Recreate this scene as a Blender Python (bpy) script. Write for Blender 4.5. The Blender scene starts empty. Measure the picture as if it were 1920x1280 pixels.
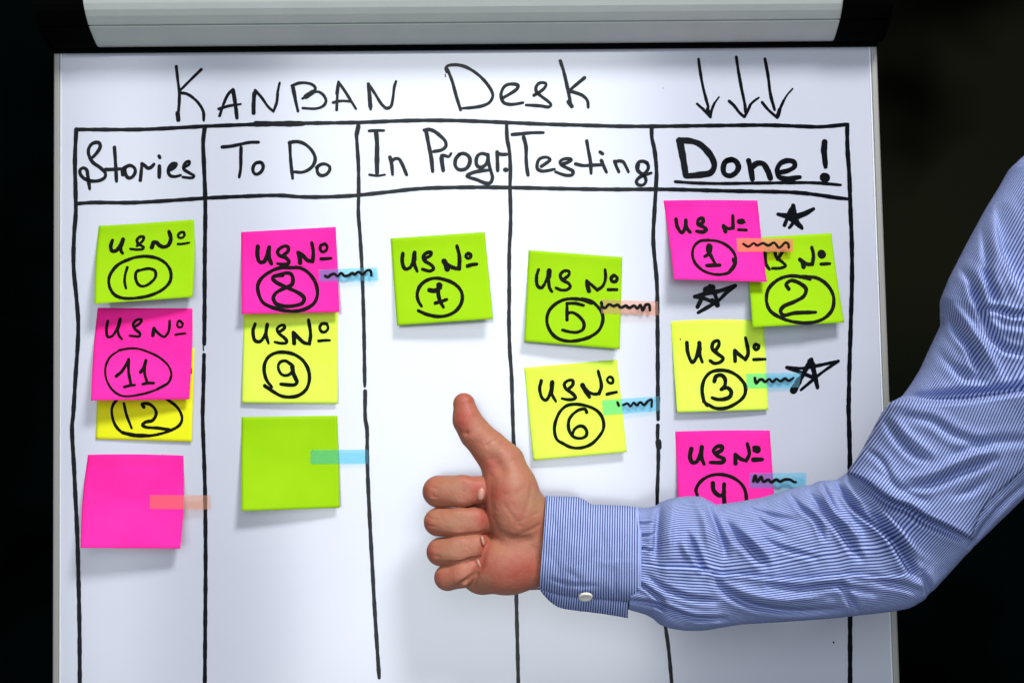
import bpy, math, random
import numpy as np
from mathutils import Vector, Matrix
random.seed(4); rng = np.random.default_rng(7)
S = bpy.context.scene

# ------------------------------------------------------------------ camera
D = 1.2                      # metres from lens to the board's centre
FPX = 2791.0                 # focal length in photograph pixels (1920 wide)
ROLL = 0.0189
TILT = math.atan(0.068)      # the board leans back like on an easel
CZ = 1.35
CAM = np.array([0.0, -D, CZ])
RIGHT = np.array([math.cos(ROLL), 0, -math.sin(ROLL)])
UP = np.array([math.sin(ROLL), 0, math.cos(ROLL)])
FWD = np.array([0, 1.0, 0])
cd = bpy.data.cameras.new('camera'); cam = bpy.data.objects.new('camera', cd)
S.collection.objects.link(cam); S.camera = cam
M = Matrix(((RIGHT[0], UP[0], 0), (RIGHT[1], UP[1], -1), (RIGHT[2], UP[2], 0)))
cam.matrix_world = Matrix.Translation(Vector(CAM)) @ M.to_4x4()
cd.sensor_width = 36; cd.lens = 36 * FPX / 1920; cd.clip_end = 50; cd.clip_start = 0.05
cd.dof.use_dof = True; cd.dof.focus_distance = 1.15; cd.dof.aperture_fstop = 9.0

# ------------------------------------------------------------------ light
w = bpy.data.worlds.new('World'); S.world = w; w.use_nodes = True
w.node_tree.nodes['Background'].inputs[0].default_value = (0.80, 0.88, 1.0, 1)
w.node_tree.nodes['Background'].inputs[1].default_value = 0.10
def area(name, loc, target, sx, sy, power, col):
    l = bpy.data.lights.new(name, 'AREA'); l.shape = 'RECTANGLE'; l.size = sx; l.size_y = sy
    l.energy = power; l.color = col
    o = bpy.data.objects.new(name, l); S.collection.objects.link(o); o.location = loc
    d = Vector(target) - Vector(loc); o.rotation_euler = d.to_track_quat('-Z', 'Y').to_euler()
    return o
area('window_light', (-0.12, -3.1, CZ + 0.42), (-0.12, 0, CZ + 0.3), 1.05, 2.1, 44, (0.90, 0.96, 1.0))
area('side_window_light', (-1.15, -3.1, CZ + 0.42), (-1.15, 0, CZ + 0.3), 0.22, 2.1, 6.5, (0.85, 0.92, 1.0))
area('side_window_light', (1.36, -3.1, CZ + 0.55), (1.36, 0, CZ + 0.3), 0.16, 1.9, 4.5, (0.90, 0.95, 1.0))
area('ceiling_light', (0.52, -1.30, CZ + 1.40), (-0.12, 0, CZ - 0.10), 0.46, 0.40, 8.2, (1.0, 0.98, 0.96)).data.spread = math.radians(80)
S.view_settings.view_transform = 'Standard'; S.view_settings.look = 'None'
S.view_settings.exposure = 0; S.view_settings.gamma = 1

# ------------------------------------------------------------------ geometry helpers
UA = np.array([1.0, 0, 0]); VA = np.array([0, math.sin(TILT), math.cos(TILT)]); NA = np.array([0, -math.cos(TILT), math.sin(TILT)])
O = np.array([0, 0, CZ])
def W(u, v, n=0.0):
    u = np.asarray(u, float)[..., None]; v = np.asarray(v, float)[..., None]; n = np.asarray(n, float)[..., None]
    return O + u * UA + v * VA + n * NA
def at(px, py, h=0.0):
    """world point on the plane h metres in front of the board that is seen at photograph pixel px, py"""
    px = np.asarray(px, float); py = np.asarray(py, float); h = np.asarray(h, float)
    d = FWD + ((px - 960) / FPX)[..., None] * RIGHT - ((py - 640) / FPX)[..., None] * UP
    t = ((O - CAM) @ NA + h) / (d @ NA)
    return CAM + t[..., None] * d
def loc(px, py, h=0.0):
    """the same point in board coordinates (u, v, n)"""
    p = at(px, py, h) - O
    return np.stack([p @ UA, p @ VA, p @ NA], -1)
def px_of(P):
    q = P - CAM; z = q @ FWD
    return 960 + FPX * (q @ RIGHT) / z, 640 - FPX * (q @ UP) / z

def mk(name, V, F, mat, parent=None, origin=None, smooth=True, uv=None, col=None, thick=0, **props):
    V = np.asarray(V, float).reshape(-1, 3)
    if parent is not None: org = np.array(parent.location if parent.parent is None else parent.parent.location)
    else: org = np.array(origin if origin is not None else V.mean(0))
    me = bpy.data.meshes.new(name)
    me.from_pydata((V - org).tolist(), [], [list(map(int, f)) for f in F]); me.update()
    if smooth: me.polygons.foreach_set('use_smooth', [True] * len(me.polygons))
    if uv is not None:
        l = me.uv_layers.new(name='UVMap'); vi = np.empty(len(me.loops), int); me.loops.foreach_get('vertex_index', vi)
        l.data.foreach_set('uv', np.asarray(uv, np.float32)[vi].ravel())
    if col is not None:
        a = me.attributes.new('tone', 'FLOAT', 'POINT'); a.data.foreach_set('value', np.asarray(col, np.float32))
    me.materials.append(mat)
    o = bpy.data.objects.new(name, me); S.collection.objects.link(o)
    if parent is not None: o.parent = parent
    else: o.location = org
    if thick:
        m = o.modifiers.new('thickness', 'SOLIDIFY'); m.thickness = thick; m.offset = -1
    for k, v in props.items(): o[k] = v
    return o
def empty(name, origin, **props):
    o = bpy.data.objects.new(name, None); S.collection.objects.link(o); o.location = origin
    o.empty_display_size = 0.02
    for k, v in props.items(): o[k] = v
    return o
def grid_faces(n, m, close=False):
    F = []
    for i in range(n - 1):
        for j in range(m - 1 + (1 if close else 0)):
            a = i * m + j; b = i * m + (j + 1) % m
            F.append((a, b, b + m, a + m))
    return F
def box(u0, u1, v0, v1, n0, n1):
    V = [W(u, v, n) for u in (u0, u1) for v in (v0, v1) for n in (n0, n1)]
    return V, [(0, 1, 3, 2), (4, 6, 7, 5), (0, 4, 5, 1), (2, 3, 7, 6), (0, 2, 6, 4), (1, 5, 7, 3)]
def bevel(o, wd, seg=2):
    m = o.modifiers.new('bevel', 'BEVEL'); m.width = wd; m.segments = seg; return o

# ------------------------------------------------------------------ materials
def mat(name, base, rough=0.5, spec=0.5, **kw):
    m = bpy.data.materials.new(name); m.use_nodes = True; b = m.node_tree.nodes['Principled BSDF']
    b.inputs['Base Color'].default_value = (*base, 1); b.inputs['Roughness'].default_value = rough
    b.inputs['Specular IOR Level'].default_value = spec
    for k, v in kw.items(): b.inputs[k].default_value = v
    return m
def N(m, t, **kw):
    n = m.node_tree.nodes.new(t)
    for k, v in kw.items(): setattr(n, k, v)
    return n
def L(m, a, b): m.node_tree.links.new(a, b)
def bump(m, scale, strength, dist=0.001, detail=3, src=None, coord='Object'):
    tc = N(m, 'ShaderNodeTexCoord'); nz = N(m, 'ShaderNodeTexNoise'); nz.inputs['Scale'].default_value = scale
    nz.inputs['Detail'].default_value = detail; L(m, tc.outputs[coord], nz.inputs['Vector'])
    b = N(m, 'ShaderNodeBump'); b.inputs['Strength'].default_value = strength; b.inputs['Distance'].default_value = dist
    L(m, nz.outputs['Fac'], b.inputs['Height'])
    if src: L(m, src, b.inputs['Normal'])
    L(m, b.outputs['Normal'], m.node_tree.nodes['Principled BSDF'].inputs['Normal'])
    return b
def mottled(m, c1, c2, scale, lo=0.35, hi=0.65, detail=3):
    tc = N(m, 'ShaderNodeTexCoord'); nz = N(m, 'ShaderNodeTexNoise'); nz.inputs['Scale'].default_value = scale
    nz.inputs['Detail'].default_value = detail; L(m, tc.outputs['Object'], nz.inputs['Vector'])
    r = N(m, 'ShaderNodeValToRGB'); r.color_ramp.elements[0].position = lo; r.color_ramp.elements[1].position = hi
    r.color_ramp.elements[0].color = (*c1, 1); r.color_ramp.elements[1].color = (*c2, 1)
    L(m, nz.outputs['Fac'], r.inputs['Fac']); L(m, r.outputs['Color'], m.node_tree.nodes['Principled BSDF'].inputs['Base Color'])

m_board = mat('whiteboard_enamel', (0.56, 0.58, 0.655), 0.15, 0.85)
mottled(m_board, (0.485, 0.507, 0.60), (0.515, 0.54, 0.62), 5)
bump(m_board, 5, 0.12, 0.004, 1)
m_frame = mat('brushed_aluminium_edge', (0.27, 0.262, 0.25), 0.45, 0.5, Metallic=0.2)
m_lip = mat('pale_plastic_lip', (0.66, 0.70, 0.76), 0.4)
m_roller = mat('silver_painted_metal', (0.30, 0.315, 0.315), 0.42, 0.5)
mottled(m_roller, (0.52, 0.57, 0.545), (0.55, 0.59, 0.565), 40)
m_black = mat('black_plastic', (0.0012, 0.0012, 0.0014), 0.8, 0.02)
m_ink = mat('black_marker_ink_on_board', (0.0030, 0.004, 0.006), 0.16, 0.10)
m_inkn = mat('black_marker_ink_on_paper', (0.004, 0.004, 0.004), 0.75, 0.1)
def paper(name, c, c2):
    m = mat(name, c, 0.8, 0.12); mottled(m, c, c2, 18); bump(m, 900, 0.10, 0.0003)
    b = m.node_tree.nodes['Principled BSDF']
    return m
m_pink = paper('pink_note_paper', (0.97, 0.018, 0.32), (1.0, 0.030, 0.39))
m_green = paper('lime_note_paper', (0.285, 0.57, 0.002), (0.325, 0.61, 0.005))
m_yel = paper('yellow_note_paper', (0.66, 0.92, 0.065), (0.70, 0.95, 0.095))
m_gold = paper('golden_note_paper', (0.74, 0.78, 0.012), (0.78, 0.80, 0.014))
def film(name, tc, dc, fac):
    m = bpy.data.materials.new(name); m.use_nodes = True; nt = m.node_tree; nt.nodes.clear()
    out = N(m, 'ShaderNodeOutputMaterial'); mx = N(m, 'ShaderNodeMixShader'); t = N(m, 'ShaderNodeBsdfTransparent'); d = N(m, 'ShaderNodeBsdfPrincipled')
    t.inputs[0].default_value = (*tc, 1); d.inputs['Base Color'].default_value = (*dc, 1); d.inputs['Roughness'].default_value = 0.35
    mx.inputs[0].default_value = fac; L(m, t.outputs[0], mx.inputs[1]); L(m, d.outputs[0], mx.inputs[2]); L(m, mx.outputs[0], out.inputs[0])
    return m
m_cyan = film('translucent_blue_film', (0.56, 0.90, 1.0), (0.30, 0.75, 0.96), 0.13)
m_oran = film('translucent_orange_film', (1.0, 0.77, 0.66), (1.0, 0.48, 0.36), 0.17)

m_deep = film('deep_orange_film', (1.0, 0.46, 0.16), (1.0, 0.17, 0.02), 0.30)
def stripes(name, axis, count_scale=1.0):
    m = mat(name, (0.3, 0.4, 0.8), 1.0, 0.03)
    b = m.node_tree.nodes['Principled BSDF']
    uv = N(m, 'ShaderNodeUVMap'); sep = N(m, 'ShaderNodeSeparateXYZ'); L(m, uv.outputs[0], sep.inputs[0])
    fr = N(m, 'ShaderNodeMath', operation='FRACT'); L(m, sep.outputs[axis], fr.inputs[0])
    r = N(m, 'ShaderNodeValToRGB'); e = r.color_ramp.elements
    light = (0.42, 0.50, 0.79, 1); dark = (0.052, 0.078, 0.26, 1)
    e[0].position = 0.0; e[0].color = dark; e[1].position = 0.38; e[1].color = dark
    for p, c in ((0.50, light), (0.88, light), (1.0, dark)):
        q = e.new(p); q.color = c
    L(m, fr.outputs[0], r.inputs[0]); L(m, r.outputs[0], b.inputs['Base Color'])
    b.inputs['Sheen Weight'].default_value = 0.0
    b1 = bump(m, 55, 0.22, 0.0022, 2)
    tc = N(m, 'ShaderNodeTexCoord'); nz = N(m, 'ShaderNodeTexNoise'); nz.inputs['Scale'].default_value = 1400
    L(m, tc.outputs['Object'], nz.inputs['Vector']); bb = N(m, 'ShaderNodeBump'); bb.inputs['Strength'].default_value = 0.3; bb.inputs['Distance'].default_value = 0.0003
    L(m, nz.outputs['Fac'], bb.inputs['Height']); L(m, bb.outputs[0], b1.inputs['Normal'])
    return m
m_sleeve = stripes('blue_striped_cotton', 1)
m_cuff = stripes('blue_striped_cotton_cuff', 0)
m_button = mat('pearl_button', (0.80, 0.77, 0.68), 0.25, 0.6)
m_nail = mat('fingernail', (0.52, 0.25, 0.19), 0.35, 0.5)
m_skin = mat('skin', (0.5, 0.22, 0.15), 0.52, 0.35)
b = m_skin.node_tree.nodes['Principled BSDF']
b.inputs['Subsurface Weight'].default_value = 0.18; b.inputs['Subsurface Radius'].default_value = (1.0, 0.35, 0.2); b.inputs['Subsurface Scale'].default_value = 0.004
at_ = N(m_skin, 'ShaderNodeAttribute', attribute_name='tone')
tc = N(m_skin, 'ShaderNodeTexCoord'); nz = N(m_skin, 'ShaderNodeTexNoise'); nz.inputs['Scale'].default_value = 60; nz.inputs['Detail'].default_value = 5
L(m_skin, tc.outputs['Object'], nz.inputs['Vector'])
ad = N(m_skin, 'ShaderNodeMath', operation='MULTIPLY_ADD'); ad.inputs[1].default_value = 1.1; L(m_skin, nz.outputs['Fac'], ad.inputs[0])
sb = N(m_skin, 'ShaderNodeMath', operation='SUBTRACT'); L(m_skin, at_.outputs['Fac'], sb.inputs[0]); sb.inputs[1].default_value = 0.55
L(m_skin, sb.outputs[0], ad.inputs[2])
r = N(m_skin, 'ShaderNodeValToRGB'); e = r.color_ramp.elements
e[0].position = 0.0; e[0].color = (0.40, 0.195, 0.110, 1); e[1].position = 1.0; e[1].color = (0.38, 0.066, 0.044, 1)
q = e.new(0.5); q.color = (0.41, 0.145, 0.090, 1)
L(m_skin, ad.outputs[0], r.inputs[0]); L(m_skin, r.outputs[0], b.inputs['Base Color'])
vor = N(m_skin, 'ShaderNodeTexVoronoi'); vor.inputs['Scale'].default_value = 700; L(m_skin, tc.outputs['Object'], vor.inputs['Vector'])
bv = N(m_skin, 'ShaderNodeBump'); bv.inputs['Strength'].default_value = 0.22; bv.inputs['Distance'].default_value = 0.0004; L(m_skin, vor.outputs['Distance'], bv.inputs['Height'])
bump(m_skin, 190, 0.55, 0.0012, 6, src=bv.outputs[0])

# ------------------------------------------------------------------ background
m_wall = mat('dark_room_wall', (0.005, 0.005, 0.005), 0.95, 0.0)
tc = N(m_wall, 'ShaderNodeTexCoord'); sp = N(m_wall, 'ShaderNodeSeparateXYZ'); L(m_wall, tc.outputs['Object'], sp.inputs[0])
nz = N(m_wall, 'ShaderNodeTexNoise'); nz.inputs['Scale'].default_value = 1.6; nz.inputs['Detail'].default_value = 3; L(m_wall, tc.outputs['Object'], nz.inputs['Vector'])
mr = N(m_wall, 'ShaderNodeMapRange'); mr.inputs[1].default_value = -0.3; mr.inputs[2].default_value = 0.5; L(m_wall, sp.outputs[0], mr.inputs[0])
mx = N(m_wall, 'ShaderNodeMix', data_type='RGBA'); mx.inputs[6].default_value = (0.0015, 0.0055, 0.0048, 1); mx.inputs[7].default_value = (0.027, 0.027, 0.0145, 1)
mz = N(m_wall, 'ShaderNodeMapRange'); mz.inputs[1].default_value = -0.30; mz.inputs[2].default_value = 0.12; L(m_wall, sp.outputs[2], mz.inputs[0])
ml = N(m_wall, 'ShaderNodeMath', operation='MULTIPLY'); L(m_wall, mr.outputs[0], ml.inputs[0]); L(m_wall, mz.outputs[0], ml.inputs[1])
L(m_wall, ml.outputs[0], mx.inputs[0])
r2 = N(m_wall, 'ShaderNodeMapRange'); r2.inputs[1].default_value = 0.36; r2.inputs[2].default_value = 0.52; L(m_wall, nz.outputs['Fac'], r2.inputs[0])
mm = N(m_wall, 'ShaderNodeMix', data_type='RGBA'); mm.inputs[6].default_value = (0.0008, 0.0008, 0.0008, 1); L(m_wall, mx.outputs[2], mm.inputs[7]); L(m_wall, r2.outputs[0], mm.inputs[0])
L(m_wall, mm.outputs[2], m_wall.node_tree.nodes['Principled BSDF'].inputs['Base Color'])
mk('wall', [(-8, 1.8, -3), (8, 1.8, -3), (8, 1.8, 6), (-8, 1.8, 6)], [(0, 1, 2, 3)], m_wall, origin=(0, 1.8, CZ), kind='structure')

# ------------------------------------------------------------------ the whiteboard
uL = loc(101, 640)[0]; uR = loc(1663, 640)[0]
vT = loc(872, 70)[1]; vB = vT - 0.98
FR = 0.0052
board = empty('whiteboard', W((uL + uR) / 2, vB, 0), label='white magnetic flip chart board with grey edges and a hand drawn five column table', category='whiteboard')
Vn, Fn = [], []
nx, ny = 60, 80
us = np.linspace(uL + FR, uR - FR, nx); vs = np.linspace(vB + FR, vT, ny)
U_, V_ = np.meshgrid(us, vs)
V1 = W(U_, V_, 0).reshape(-1, 3); 
mk('writing_surface', V1, grid_faces(ny, nx), m_board, board)
back = mk('back_panel', *box(uL, uR, vB, vT, -0.016, -0.0006), m_frame, board, smooth=False)
for a, b_ in ((uL, uL + FR), (uR - FR, uR)):
    bevel(mk('edge_strip', *box(a, b_, vB, vT, -0.0005, 0.0022), m_frame, board, smooth=False), 0.0012, 3)
for a, b_ in ((uL + FR, uL + FR + 0.0011), (uR - FR - 0.0011, uR - FR)):
    mk('edge_lip', *box(a, b_, vB + FR, vT, 0.0001, 0.0008), m_lip, board, smooth=False)
bevel(mk('bottom_strip', *box(uL + FR + 0.0002, uR - FR - 0.0002, vB, vB + FR, -0.0005, 0.0022), m_frame, board, smooth=False), 0.0012, 3)

# top rail: a rounded silver clamp bar with black end caps
Lp = loc(184, 88, 0.012); Rp = loc(1562, 76.5, 0.012)
ax = (Rp - Lp); ln = ax[0]
def rail_v(py, h): return loc(900, py, h)[1]
y0 = 82.0
prof = [(84.5, 0.0015), (82.5, 0.009), (81.8, 0.0125), (79, 0.016), (72, 0.0212), (64, 0.0262), (56, 0.031), (50, 0.0347), (44.6, 0.0378), (43.6, 0.0378), (43.2, 0.0360), (41.6, 0.0358), (41.2, 0.0386), (40.4, 0.0398), (34, 0.0425), (24, 0.0465), (12, 0.0505), (0, 0.0535), (-16, 0.0565), (-40, 0.0588), (-80, 0.058), (-120, 0.050), (-150, 0.036), (-165, 0.015), (-166, 0.0)]
P = [(rail_v(py, h), h) for py, h in prof]
base_v = P[0][0]
slope = ax[1] / ln
def rail(u0, u1, name, m, grow=0.0, caps=False):
    V = []; nseg = 2
    cv = np.mean([p[0] for p in P])
    for k in range(nseg):
        u = u0 + (u1 - u0) * k / (nseg - 1); dv = slope * (u - (Lp[0] + Rp[0]) / 2)
        for v, n in P:
            gv = v + (grow if v > cv else -grow * 0.6); V.append(W(u, gv + dv, n + grow if n > 0.001 else n))
    m_ = len(P); F = [(j, j + 1, j + 1 + m_, j + m_) for j in range(m_ - 1)]
    if caps: F += [list(range(m_))[::-1], list(range(m_, 2 * m_))]
    o = mk(name, V, F, m, railobj if railobj else board, smooth=False)
    return o
railobj = None
railobj = rail(Lp[0], Rp[0], 'clamp_bar', m_roller)
e1 = rail(uL - 0.001, Lp[0], 'end_cap', m_black, 0.0015, True)
e2 = rail(Rp[0], uR + 0.002, 'end_cap', m_black, 0.0015, True)
s1 = mk('shadow_gap_strip', *box(uL + 0.0003, uR - 0.0003, base_v - 0.0048, base_v + 0.01, 0.0023, 0.0070), m_black, railobj, smooth=False)  # black strip painting in the contact shadow and dark gap below the bar
for v_, u_ in zip(s1.data.vertices, [0] * 8):
    wu = v_.co.x + board.location.x; v_.co.z += slope * wu

# ------------------------------------------------------------------ strokes
def catmull(p, step=1.6):
    p = np.asarray(p, float)
    if len(p) == 1: p = np.array([p[0], p[0] + [0.6, 0.2]])
    if len(p) == 2:
        n = max(2, int(np.linalg.norm(p[1] - p[0]) / step)); t = np.linspace(0, 1, n + 1)[:, None]; return p[0] * (1 - t) + p[1] * t
    q = np.vstack([2 * p[0] - p[1], p, 2 * p[-1] - p[-2]]); out = []
    for i in range(1, len(q) - 2):
        a, b_, c, d = q[i - 1:i + 3]
        t0 = 0; t1 = t0 + max(np.linalg.norm(b_ - a), 1e-3) ** .5; t2 = t1 + max(np.linalg.norm(c - b_), 1e-3) ** .5; t3 = t2 + max(np.linalg.norm(d - c), 1e-3) ** .5
        n = max(2, int(np.linalg.norm(c - b_) / step))
        for t in np.linspace(t1, t2, n, endpoint=False):
            A1 = (t1 - t) / (t1 - t0) * a + (t - t0) / (t1 - t0) * b_; A2 = (t2 - t) / (t2 - t1) * b_ + (t - t1) / (t2 - t1) * c; A3 = (t3 - t) / (t3 - t2) * c + (t - t2) / (t3 - t2) * d
            B1 = (t2 - t) / (t2 - t0) * A1 + (t - t0) / (t2 - t0) * A2; B2 = (t3 - t) / (t3 - t1) * A2 + (t - t1) / (t3 - t1) * A3
            out.append((t2 - t) / (t2 - t1) * B1 + (t - t1) / (t2 - t1) * B2)
    out.append(q[-2]); return np.array(out)
def parse(reg, txt):
    """'width x,y x,y | x,y ; ...' in the units of a window (ox, oy, scale) -> list of (width px, points px)"""
    ox, oy, sc = reg; out = []
    for st in txt.split(';'):
        tk = st.split()
        if not tk: continue
        wd = (1.17 if sc == 1 else 1.30) * float(tk[0]) / sc; parts = ' '.join(tk[1:]).split('|')
        for pt in parts:
            pts = [tuple(float(c) for c in q.split(',')) for q in pt.split()]
            out.append((wd, [(ox + x / sc, oy + y / sc) for x, y in pts]))
    return out
def ink(name, strokes, hfun, m, parent, eps=0.00012, **props):
    V, F = [], []
    for i, (wd, pts) in enumerate(strokes):
        c = catmull(pts); n = len(c); ph = random.random() * 9
        d = np.gradient(c, axis=0); d /= np.maximum(np.linalg.norm(d, axis=1), 1e-6)[:, None]
        nn = np.stack([-d[:, 1], d[:, 0]], 1); s = np.arange(n) * 1.6
        hw = wd / 2 * (1 + 0.07 * np.sin(s / 9 + ph) + 0.04 * np.sin(s / 3.3 + 2 * ph))
        hw = hw * np.where(n > 10, 1 - 0.16 * np.exp(-(n - 1 - np.arange(n)) / 3.0), 1)
        e_ = eps + i * 0.000012
        A = c + nn * hw[:, None]; B = c - nn * hw[:, None]; b0 = len(V)
        for k in range(n): V += [A[k], B[k]]
        F += [(b0 + 2 * k, b0 + 2 * k + 1, b0 + 2 * k + 3, b0 + 2 * k + 2) for k in range(n - 1)]
        for end, k in ((-1, 0), (1, n - 1)):           # round ends
            ang0 = math.atan2(nn[k][1], nn[k][0]); i0 = len(V); V.append(c[k]); idx = []
            for q in range(7):
                a = ang0 - end * math.pi * q / 6
                V.append(c[k] + hw[k] * np.array([math.cos(a), math.sin(a)])); idx.append(len(V) - 1)
            F += [(i0, idx[q], idx[q + 1]) for q in range(6)]
        hh = [e_] * (len(V) - b0)
        ink.h[b0:] = hh
    P2 = np.array(V); h = hfun(P2[:, 0], P2[:, 1]) + np.array(ink.h[:len(V)])
    ink.h = []
    X = at(P2[:, 0], P2[:, 1], h)
    # all faces look to the viewer
    FF = []
    for f in F:
        a, b_, c_ = X[f[0]], X[f[1]], X[f[2]]
        FF.append(tuple(f) if np.cross(b_ - a, c_ - a) @ NA > 0 else tuple(f)[::-1])
    return mk(name, X, FF, m, parent, smooth=False, **props)
ink.h = []
flat = lambda x, y: np.zeros_like(x)

PX = (0, 0, 1)
ink('grid_line', parse(PX, '6.4 143,243 200,243.3 265,243 325,240.3 385,237 450,234.5 520,232 600,231 680,229.7 735,227.5 790,226 860,226.5 950,230 1020,233 1090,235 1160,237 1240,237 1340,235.8 1440,235 1500,237 1535,238 1570,235.5 1590,233; 9 480,232.5 530,232.3 570,232'), flat, m_ink, board, label='top line of the drawn table')
ink('grid_line', parse(PX, '6.4 147,381.7 170,380 250,380 320,376 385,371.6 450,368.5 525,366.5 560,369 600,369.5 660,367 720,361 785,354 860,351.5 950,351.7 1060,354 1150,355.3 1240,355 1360,358 1490,361 1530,365 1570,371 1590,373'), flat, m_ink, board, eps=0.00022, label='line under the column headings')
VL = ['6.8 143,243 140.5,300 141.5,350 142,400 139,440 138,500 143,555 146.5,600 146,640 142,700 137,780 135,800 139,880 145,1010 147,1080 149,1180 149.5,1284',
      '6.8 384,239 381,265 382.5,310 384.5,360 385,400 384,480 383.5,590 383,645; 6.4 382.5,665 381.5,720 380,780 381.5,830 383,870 384.5,925 385.5,1050 385,1150 384,1284; 2 381,649 381.5,657',
      '6 672,234 668.5,250 669,263 672,310 672.5,360 672,400 675,440 678.5,500 682,600 684,724; 6.3 684.6,733 685,785 688,803 688.5,850 689.5,890 693,970 698,1060 703,1150 711,1270; 7 672,238 669,252',
      '6.2 949.8,233 951,260 955,283 957,320 956.3,350 957.5,400 957,430 955,470 954.8,560 954.3,600 956,660 959,700 960.5,750 962,800 963.5,840 966,960 968,1110 970,1200 972,1284',
      '6.6 1222,238 1222.3,258 1227,280 1231,320 1230,350 1227.3,395 1225,450 1231.6,530 1233,620 1233.5,720 1234,786; 6 1233.5,797 1233,815 1234.5,850 1234,880 1232.3,940 1236,1040 1243,1120 1248,1175 1253,1210 1260,1284; 9 1234.5,828 1235.5,838',
      '7 1588.5,235 1589,275 1592.5,330 1595,400 1597,450 1597.6,520 1595.5,600 1592.5,700 1591,780; 7.4 1591,760 1593,830 1594,900 1594,1000 1594,1155 1594,1284']
for i, t in enumerate(VL):
    ink('grid_line', parse(PX, t), flat, m_ink, board, eps=0.0003, label=['far left', 'first inner', 'second inner', 'third inner', 'fourth inner', 'far right'][i] + ' upright line of the table')

R1 = (300, 100, 4); R2 = (780, 90, 5.3333); R3 = (1240, 90, 6.4)
ink('title_writing', parse(R1, '18 122,100 133,200 145,300 142,400 132,495;17 310,122 225,205 150,280;18 150,298 200,305 260,345 300,390 325,440 328,505;26 132,450 137,500'
 ';18 447,470 470,400 510,310 548,270|548,270 560,350 577,490;17 440,418 520,395 605,382;24 548,280 565,380 577,485'
 ';24 702,448 703,360 715,280;17 715,280 760,330 810,400 850,437|850,437 875,370 885,280 898,222;22 705,300 702,450'
 ';18 1035,435 1015,350 990,245|990,245 1040,225 1110,225 1155,245 1165,270 1130,305 1068,340;17 1140,295 1190,290 1230,320 1245,360 1225,395 1170,415 1070,412;28 1095,325 1145,292;20 1000,260 1018,350'
 ';17 1325,425 1328,350 1338,215|1338,215 1390,290 1470,418;17 1298,370 1360,358 1430,362;22 1328,300 1338,225'
 ';18 1580,420 1575,330 1562,230|1562,230 1610,300 1665,385 1700,412 1730,400 1748,330 1758,250 1770,212;24 1578,400 1570,300 1563,240'), flat, m_ink, board, label='handwritten title word KANBAN')
ink('title_writing', parse(R2, '27 445,620 405,490 360,330 315,215;26 310,240 298,205 320,180 400,170 480,185 560,225 640,285 710,360 755,430 768,480 740,540 680,575 580,595 460,605;9 293,265 293,290'
 ';27 870,500 940,460 1010,410 1020,375 960,362 900,375 865,415 850,480 875,545 930,565 1000,562 1070,548'
 ';26 1180,475 1240,440 1290,395 1300,360 1270,348 1230,355 1200,395 1205,440 1260,490 1320,535 1350,570 1330,590 1240,580 1100,572'
 ';28 1443,130 1475,230 1515,400 1550,570;27 1685,300 1600,370 1530,430|1530,430 1600,450 1670,480 1715,530 1722,595;32 1525,540 1558,585'), flat, m_ink, board, label='handwritten title word Desk')
for t, l in (('28 447,135 460,240 490,420 530,590 565,710;34 555,730 590,828;27 430,672 510,745 590,832|590,832 610,730 640,660;18 638,665 692,590', 'left'),
          ('30 900,112 925,280 965,500 1005,700 1008,770;30 815,640 870,690 940,780 995,828|995,828 1030,770 1070,680;24 1065,685 1110,640 1170,598', 'middle'),
          ('30 1243,132 1280,330 1310,560 1360,745;29 1210,655 1280,740 1390,837|1390,837 1425,730 1470,630;36 1395,825 1420,740;20 1460,650 1510,565 1575,492', 'right')):
    ink('drawn_arrow', parse(R3, t), flat, m_ink, board, label=l + ' one of the three drawn arrows')
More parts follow.
